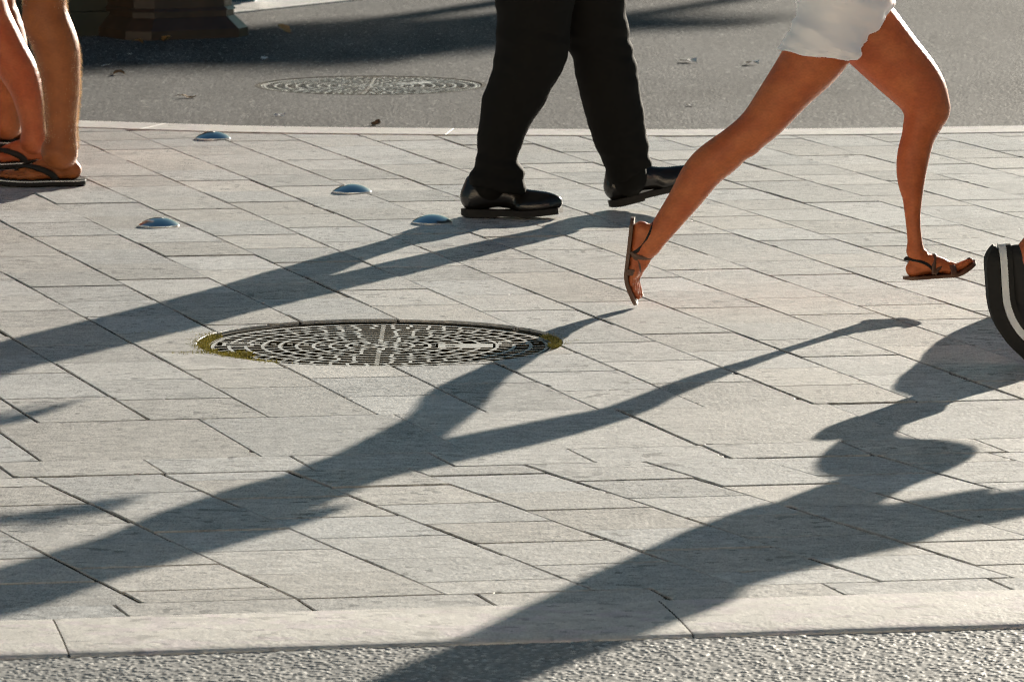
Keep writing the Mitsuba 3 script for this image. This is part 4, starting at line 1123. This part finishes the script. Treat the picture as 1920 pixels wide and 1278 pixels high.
# ---- the second runner, of whom the photograph shows a shoe
def chaser():
    key = thing_key("person")
    tag(key, "person at the right edge in a black running shoe with white stripe, heel raised", "person")
    P = dict(s=0.92, yaw=4, lean=4, pelvis=(1.455, 12.42, 0.76), chest=(1.46, 12.42, 1.06), head=(1.53, 12.42, 1.42),
             shoulder_l=(1.46, 12.58, 1.19), shoulder_r=(1.46, 12.26, 1.19),
             elbow_l=(1.62, 12.64, 1.0), wrist_l=(1.72, 12.60, 1.17), elbow_r=(1.40, 12.20, .97), wrist_r=(1.50, 12.22, .80), curl=.8)
    back = Foot((1.062, 12.40, 0.272), (0.070, 0, -1.0), (1.0, 0, 0.05), 0.277, bend=42, side=1, ball=.60, spread=.22)
    lead = Foot((1.84, 12.45, 0.06), (1.0, 0, 0.05), (0, 0, 1), 0.28, bend=8, side=-1)
    rear = [(1.435, 12.38, .72, .106), (1.405, 12.38, .60, .110), (1.40, 12.385, .50, .096), (1.405, 12.39, .41, .074), (1.42, 12.39, .365, .062), (1.38, 12.395, .352, .062), (1.30, 12.40, .342, .066), (1.225, 12.40, .318, .052), (1.182, 12.40, .284, .041), (1.160, 12.40, .256, .037)]
    fore = [(1.49, 12.48, .72, .098), (1.60, 12.48, .62, .085), (1.76, 12.47, .53, .064), (1.84, 12.47, .49, .055), (1.875, 12.46, .40, .052), (1.89, 12.455, .28, .044), (1.90, 12.45, .17, .032)]
    F = Field((1.03, 12.0, -.01), (2.16, 12.85, 1.60), .0075, [((1.12, 12.34, .2), (1.25, 12.46, .32), .004)])
    upper(F, P)
    F.chain(rear, k=.03); F.chain(fore, k=.03)
    F.chain([rear[-1], (*back([(.16, 0, .24)])[0], .034)], k=.01, sub=1)
    F.chain([fore[-1], (*lead([(.2, 0, .22)])[0], .034)], k=.01, sub=1)
    finish(F, key, "body", "mat_skin_tan", 2)
    S = Field((1.15, 12.1, .42), (1.95, 12.75, 1.0), .0085)
    S.ell(P["pelvis"], [.135, .175, .14], .03)
    S.chain([list(q) for q in rear[:3]], k=.03, grow=.022); S.chain([list(q) for q in fore[:3]], k=.03, grow=.022)
    S.cut((1.4, 12.4, .50), (-.1, 0, -1)); S.cut((1.72, 12.4, .50), (1, 0, -.35)); S.cut((0, 0, .88), (0, 0, 1))
    S.ripple(lambda p: (meshkit.fbm(p * 14, 3) - .5) * .02)
    finish(S, key, "shorts", "mat_blue_cloth", 2)
    V = Field((1.1, 12.0, .75), (1.9, 12.85, 1.35), .009)
    upper(V, P, grow=.02, head=False, arms=False)
    V.cut((0, 0, .84), (0, 0, -1)); V.cut((0, 0, 1.265), (0, 0, 1))
    V.ripple(lambda p: (meshkit.fbm(p * 14, 3) - .5) * .02)
    finish(V, key, "vest", "mat_grey_cloth", 2)
    eyes_hair(key, P)
    for ft in (back, lead):
        c = np.vstack([ft(np.array([(x, y, z) for x in (-.08, .5, 1.1) for y in (-.3, .3) for z in (-.1, .5)]))])
        U = Field(c.min(0) - .03, c.max(0) + .03, .004)
        U.chain(ft.st([(.12, .0, .23, .115), (.25, .0, .25, .125), (.40, .01, .235, .12), (.55, .02, .20, .115), (.70, .03, .18, .11), (.84, .03, .165, .095), (.94, .025, .155, .07)]), k=.01)
        U.chain(ft.st([(.62, -.085, .16, .08), (.76, -.075, .155, .08), (.87, -.045, .15, .06)]), k=.02)
        U.chain(ft.st([(.62, .09, .16, .08), (.76, .095, .155, .08), (.87, .065, .15, .06)]), k=.02)
        U.chain(ft.st([(.11, 0, .22, .105), (.10, 0, .27, .095)]), k=.02, sub=1)
        U.chain(ft.st([(.26, 0, .24, .12), (.27, 0, .30, .115)]), k=.02, sub=1)
        U.chain(ft.st([(.40, 0, .27, .10), (.38, 0, .35, .085)]), k=.02, sub=1)      # tongue
        U.chain(ft.st([(.10, 0, .36, .075), (.30, 0, .42, .08)]), k=.004, sub=2, mode="sub")
        s = part(key, "running_shoe", U.mesh(2), "mat_black_mesh", smooth=True)
        part(s, "outsole", sole_mesh(ft, -0.035, 0.070, grow=.026, round_heel=.07), "mat_black_rubber", smooth=40)
        part(s, "white_stripe", sole_mesh(ft, 0.076, 0.132, grow=.030), "mat_white_rubber", smooth=40)
        part(s, "rand", sole_mesh(ft, 0.130, 0.175, grow=.022), "mat_black_rubber", smooth=40)
        part(s, "lace", cat([strap(ft, [(x, -.09, z - .04), (x + .01, -.04, z), (x + .012, .0, z + .01), (x + .01, .04, z), (x, .09, z - .04)], .0032, .002, 12) for x, z in ((.42, .358), (.48, .34), (.54, .322), (.60, .305))]), "mat_white_rubber", smooth=True)
chaser()
# ------------------------------------------------------------------ the dark kiosk at the back left
def ngon(half, chamfer):
    h, c = half, chamfer
    return Polygon([(-h + c, -h), (h - c, -h), (h, -h + c), (h, h - c), (h - c, h), (-h + c, h), (-h, h - c), (-h, -h + c)])

def frustum(p0, p1, z0, z1):
    a, b = np.array(p0.exterior.coords)[:-1], np.array(p1.exterior.coords)[:-1]
    n = len(a); i = np.arange(n); j = (i + 1) % n
    v = np.vstack([np.c_[a, np.full(n, z0)], np.c_[b, np.full(n, z1)]])
    f = [np.c_[i, j, j + n], np.c_[i, j + n, i + n]]
    t = np.array([[0, k, k + 1] for k in range(1, n - 1)])
    m = trimesh.Trimesh(v, np.vstack(f + [t[:, ::-1], t + n]), process=False)
    return m

def kiosk():
    key = thing_key("kiosk")
    tag(key, "dark kiosk at the back left, its brown stepped corner pillar standing on the road", "kiosk")
    yaw = math.radians(28)
    M = np.eye(4); M[:2, :2] = [[math.cos(yaw), -math.sin(yaw)], [math.sin(yaw), math.cos(yaw)]]
    half, ch = 0.275, 0.080
    M[:3, 3] = [-1.415, 22.96, ROAD_Z]
    G = lambda g: ngon(half - g, ch * (half - g) / half)  # noqa: E731
    def put(name, m, b="mat_brown_paint", parent=key):
        m = m.copy(); m.apply_transform(M)
        return part(parent, name, sep(m), b)
    base = put("plinth", frustum(G(0), G(0), 0.0, 0.036))
    put("sloped_step", frustum(G(0.001), G(0.0455), 0.0362, 0.085), parent=base)
    put("neck_band", frustum(G(0.048), G(0.048), 0.0852, 0.110), parent=base)
    put("ledge", frustum(G(0.040), G(0.052), 0.1102, 0.124), parent=base)
    put("pillar", frustum(G(0.055), G(0.055), 0.1242, 2.60))
    for s in (-1, 0, 1):            # raised ribs on the pillar's front
        put("pillar_rib", boxm(s * .105 - .018, s * .105 + .018, -half + .055 - .012, -half + .056, .17, 2.45))
    put("capital", frustum(G(0.05), G(-0.03), 2.6002, 2.72))
    put("roof", frustum(ngon(.46, .14), ngon(0.1, .03), 2.7202, 3.0))
    # the body runs back to the left from the pillar
    put("wall_panel", boxm(-1.10, -half + .056, .10, .16, 0.10, 2.60), "mat_green_paint")
    put("wall_base", boxm(-1.10, -half + .056, .07, .19, 0.0, 0.098), "mat_green_paint")
    for x in (-1.09, -.69):
        put("wall_post", boxm(x, x + .05, .075, .185, .102, 2.58), "mat_green_paint")
    put("back_wall", boxm(-1.10, .20, 1.50, 1.56, 0.0, 2.60), "mat_green_paint")
    put("side_wall", boxm(.14, .20, half - .055, 1.50, 0.0, 2.60), "mat_green_paint")
kiosk()

# the kerb of the island behind it, and what stands on that island
tag("island", kind="structure")
ISL = np.array([(-1.75, 23.60), (-1.24, 24.12), (-0.94, 24.62), (-0.45, 25.45), (0.2, 26.8), (1.4, 29.4), (3.5, 33.0)])
ISL = spline(ISL, 40)
isl_line = LineString(ISL)
for s in np.arange(0, isl_line.length - 1.0, 1.0):
    ss = np.linspace(s + .004, s + .996, 6)
    o = np.array([isl_line.interpolate(q).coords[0] for q in ss])
    t = np.gradient(o, axis=0); t /= np.linalg.norm(t, axis=1, keepdims=True)
    i_ = o + np.stack([-t[:, 1], t[:, 0]], 1) * 0.36
    m = sep(slab(Polygon(np.vstack([o, i_[::-1]])), -0.1, -0.020, 0.004))
    part("island", "kerb_stone", m, "mat_kerb", uv=np.tile([rng.random(), rng.random()], (len(m.vertices), 1)))
t = np.gradient(ISL, axis=0); t /= np.linalg.norm(t, axis=1, keepdims=True)
back = ISL + np.stack([-t[:, 1], t[:, 0]], 1) * 0.358
m = sep(slab(Polygon(np.vstack([back, [(3.0, 60), (-30, 60), (-30, 40)]])).buffer(0), -0.1, -0.024, 0))
scene["island"] = mikit.ply(m, "mat_paving", uv=np.tile([.5, .5], (len(m.vertices), 1)))

def cabinet():
    key = thing_key("switch_cabinet")
    tag(key, "blue painted steel cabinet behind the white kerb, at the top edge right of the kiosk", "cabinet")
    x, y, z = -1.50, 24.98, -0.0235
    part(key, "base", boxm(x - .36, x + .36, y - .16, y + .16, z, z + .05), "mat_blue_paint")
    b = part(key, "body", boxm(x - .38, x + .38, y - .18, y + .18, z + .0502, z + 1.15), "mat_blue_paint")
    for s in (-1, 1):
        d = part(key, "door", boxm(x + s * .187 - .18, x + s * .187 + .18, y - .192, y - .1802, z + .09, z + 1.10), "mat_blue_paint")
        part(d, "handle", boxm(x + s * .04 - .012, x + s * .04 + .012, y - .215, y - .1922, z + .55, z + .70), "mat_steel")
    part(key, "roof", boxm(x - .42, x + .42, y - .22, y + .22, z + 1.1502, z + 1.19), "mat_blue_paint")
cabinet()

# ------------------------------------------------------------------ litter
def leaf(p, z, size, turn, tone, seed, label):
    key = thing_key("fallen_leaf")
    tag(key, label, "leaf", "dry leaves scattered on the road")
    r = np.random.default_rng(seed)
    n = 11
    s = np.linspace(0, 1, n)
    w = 0.36 * np.sin(np.pi * s ** .8) * (1 + .18 * np.sin(s * 19 + seed))
    curl = .22 * np.sin(s * 3 + seed)
    a, b = np.c_[s - .5, w, .10 + curl + .18 * np.abs(w)], np.c_[s - .5, -w, .10 + curl + .25 * np.abs(w)]
    c = np.c_[s - .5, 0 * s, .03 + curl * .8]
    v = np.vstack([a, c, b]) * size
    v[:, 2] -= v[:, 2].min()
    i = np.arange(n - 1)
    f = np.vstack([np.c_[i, i + 1, i + 1 + n], np.c_[i, i + 1 + n, i + n], np.c_[i + n, i + 1 + n, i + 1 + 2 * n], np.c_[i + n, i + 1 + 2 * n, i + 2 * n]])
    t = math.radians(turn)
    v[:, :2] = v[:, :2] @ np.array([[math.cos(t), math.sin(t)], [-math.sin(t), math.cos(t)]])
    v += [p[0], p[1], z + .001]
    k = part(key, "blade", trimesh.Trimesh(v, f, process=False), "mat_dead_leaf", smooth=True, uv=np.tile([tone, 0.5], (len(v), 1)))
    d = np.array([math.cos(t), math.sin(t), 0.1])
    part(key, "stalk", tube([v[n] , v[n] - d * size * .22 + [0, 0, .002], v[n] - d * size * .42], .0012, 5), "mat_dead_leaf", smooth=True)
def scrap(p, z, size, turn, seed, label, bsdf="mat_scrap"):
    key = thing_key("paper_scrap")
    tag(key, label, "litter", "pale scraps on the road")
    r = np.random.default_rng(seed)
    a = np.linspace(0, 2 * np.pi, 9)[:-1] + r.uniform(-.2, .2, 8)
    o = np.c_[np.cos(a), np.sin(a) * .6] * r.uniform(.7, 1.1, (8, 1)) * size / 2
    t = math.radians(turn)
    o = o @ np.array([[math.cos(t), math.sin(t)], [-math.sin(t), math.cos(t)]])
    v = np.vstack([np.c_[o + p, z + .001 + r.uniform(0, .22 * size, 8)], [[p[0], p[1], z + .16 * size]]])
    f = np.array([[k, (k + 1) % 8, 8] for k in range(8)])
    scene[key] = mikit.ply(trimesh.Trimesh(v, f, process=False), bsdf)
for i, (p, s, tone, lab) in enumerate([
    ((-1.47, 20.91), .050, .3, "dry brown leaf lying right of the hairy leg, at the edge of the kiosk shadow"),
    ((-1.495, 22.44), .045, .9, "orange leaf at the foot of the kiosk's brown pillar, the nearer one"),
    ((-1.40, 22.58), .055, 1.0, "yellow leaf touching the plinth of the kiosk's brown pillar"),
    ((-1.15, 19.89), .05, .7, "brown leaf on the sunlit road between the kiosk and the kerb, above the stud"),
    ((-0.458, 18.81), .048, .12, "dark curled leaf on the road just behind the pale far kerb"),
    ((-0.941, 23.06), .07, .9, "orange leaf in the tree shadow right of the kiosk")]):
    leaf(p, ROAD_Z, s, (i * 67) % 180 - 20, tone, i, lab)
for i, (p, s, lab) in enumerate([
    ((-1.549, 21.33), .042, "white paper scrap nearest the hairy leg, in the kiosk shadow"),
    ((-1.495, 21.89), .028, "tiny white scrap in the kiosk shadow below the pillar"),
    ((-0.96, 21.65), .05, "pale scrap at the edge of the tree shadow, left of the far cover"),
    ((0.677, 21.49), .085, "long pale scrap on the road left of the white shorts"),
    ((0.918, 21.39), .075, "long pale scrap on the road close to the white shorts"),
    ((0.39, 19.45), .045, "small pale scrap on the road right behind the black trousers"),
    ((0.62, 19.55), .04, "small pale scrap on the road just above the sprinter's trailing knee"),
    ((-0.80, 19.15), .045, "pale flat scrap on the road below the far cover")]):
    scrap(p, ROAD_Z, s, (i * 53) % 180, i, lab)

# a bag that stands outside the frame; its shadow falls beside the running shoe
def bag():
    key = thing_key("duffel_bag")
    tag(key, "dark soft bag lying on the pavement behind the raised running shoe, its shadow in view", "bag")
    F = Field((1.08, 12.84, -.005), (1.78, 14.02, .40), .008)
    ax = lambda t, x, z: (1.365 + x + .07 * t, 13.06 + .62 * t, z)  # noqa: E731
    F.chain([[*ax(0, 0, .155), .11], [*ax(.12, 0, .155), .145], [*ax(.5, 0, .14), .138], [*ax(.88, 0, .135), .128], [*ax(1, 0, .13), .095]], sub=3)
    F.chain([[*ax(0.02, -.06, .105), .10], [*ax(.5, -.07, .10), .10], [*ax(.98, -.05, .10), .095]], k=.05, sub=2)
    F.chain([[*ax(0.02, .06, .105), .10], [*ax(.5, .07, .10), .10], [*ax(.98, .05, .10), .095]], k=.05, sub=2)
    F.cut((0, 0, .002), (0, 0, -1))
    F.ripple(lambda p: (meshkit.fbm(p * 14, 3) - .5) * .02)
    finish(F, key, "body", "mat_suit", 2)
bag()

# ------------------------------------------------------------------ trees down the street, whose crowns shade the road
def tree_at(base, top, crown, radii, seed, label, n=9000):
    key = thing_key("plane_tree")
    tag(key, label, "tree", "street trees beyond the road")
    r = np.random.default_rng(seed)
    b, c = np.array(base, float), np.array(crown, float)
    trunk = [tube(spline([b, b + [.05, .03, top * .5], [c[0], c[1], c[2] - radii[2] * .4]], 14), np.linspace(.17, .09, 14), 12)]
    tips = []
    for i in range(11):
        d = unit(r.normal(0, 1, 3) * [1, 1, .7]); e = c + d * np.array(radii) * r.uniform(.55, .85)
        st_ = np.array([c[0], c[1], c[2] - radii[2] * .5 + r.uniform(-.2, .5)])
        trunk.append(tube(spline([st_, (st_ + e) / 2 + [0, 0, .2], e], 8), np.linspace(.06, .015, 8), 7)); tips.append(e)
    part(key, "trunk", cat(trunk), "mat_bark", smooth=40)
    V, Fc = [], []
    clumps = [c + unit(r.normal(0, 1, 3)) * np.array(radii) * r.uniform(.25, .95) for _ in range(46)]
    for k in range(n):
        q = clumps[k % len(clumps)] + r.normal(0, .22, 3) * np.array(radii)
        a = r.normal(0, 1, 3); a = unit(a); d = unit(np.cross(a, r.normal(0, 1, 3))); s = r.uniform(.045, .085)
        i = len(V)
        V += [q - a * s, q + d * s * .6, q + a * s, q - d * s * .6]
        Fc += [[i, i + 1, i + 2], [i, i + 2, i + 3]]
    part(key, "crown", trimesh.Trimesh(np.array(V), np.array(Fc), process=False), "mat_leaf", kind="stuff")
tree_at((5.75, 38.45, 0), 2.6, (5.60, 38.45, 4.22), (1.10, .30, .14), 1, "flat-clipped street tree to the right of the road, nearest of the three", 6000)
tree_at((7.25, 41.1, 0), 2.9, (7.13, 41.10, 4.62), (.62, .32, .25), 2, "flat-clipped street tree to the right of the road, middle of the three", 6000)
tree_at((9.15, 44.1, 0), 3.4, (9.00, 44.10, 5.22), (.70, .20, .12), 3, "small flat-clipped street tree to the right of the road, farthest of the three", 1800)

# ------------------------------------------------------------------ the sunlit house fronts across the street, behind the viewer
scene["mat_render"] = principled(proc(lambda p, n, uv: mix((0.52, 0.43, 0.33), (0.58, 0.49, 0.38), fbm(p.x * 1.3, p.y * 1.3, p.z * 1.3, 4))), 0.9)
scene["mat_window_glass"] = principled((0.03, 0.035, 0.04), 0.06, specular=0.7)
scene["mat_roof_slate"] = principled((0.12, 0.12, 0.125), 0.7)
def house(x0, x1, y, height, floors, label, bays):
    key = thing_key("town_house")
    tag(key, label, "house", "house fronts across the street")
    wall = part(key, "wall", boxm(x0, x1, y - 9, y, -.1, height), "mat_render")
    fh = (height - 4.2) / (floors - 1)
    w = (x1 - x0) / bays
    for fl in range(floors):
        z = 0.9 if fl == 0 else 4.2 + (fl - 1) * fh + .8
        for i in range(bays):
            cx = x0 + (i + .5) * w
            f = part(key, "window", cat([boxm(cx - .75, cx - .62, y + .002, y + .09, z, z + 2.0), boxm(cx + .62, cx + .75, y + .002, y + .09, z, z + 2.0), boxm(cx - .62, cx + .62, y + .002, y + .088, z + 1.88, z + 2.0), boxm(cx - .8, cx + .8, y + .002, y + .16, z - .12, z - .002)]), "mat_white_cotton")
            part(f, "pane", boxm(cx - .619, cx + .619, y + .004, y + .03, z, z + 1.879), "mat_window_glass")
    part(key, "cornice", boxm(x0 - .1, x1 + .1, y + .002, y + .45, height - .5, height - .05), "mat_render")
    part(key, "roof", boxm(x0 - .2, x1 + .2, y - 9.2, y + .5, height + .002, height + .5), "mat_roof_slate")
house(-26, -10, -14, 13, 4, "pale rendered town house across the street, farther left of the two", 5)
house(-9.6, 4.5, -14, 15, 4, "pale rendered town house straight across the street", 5)
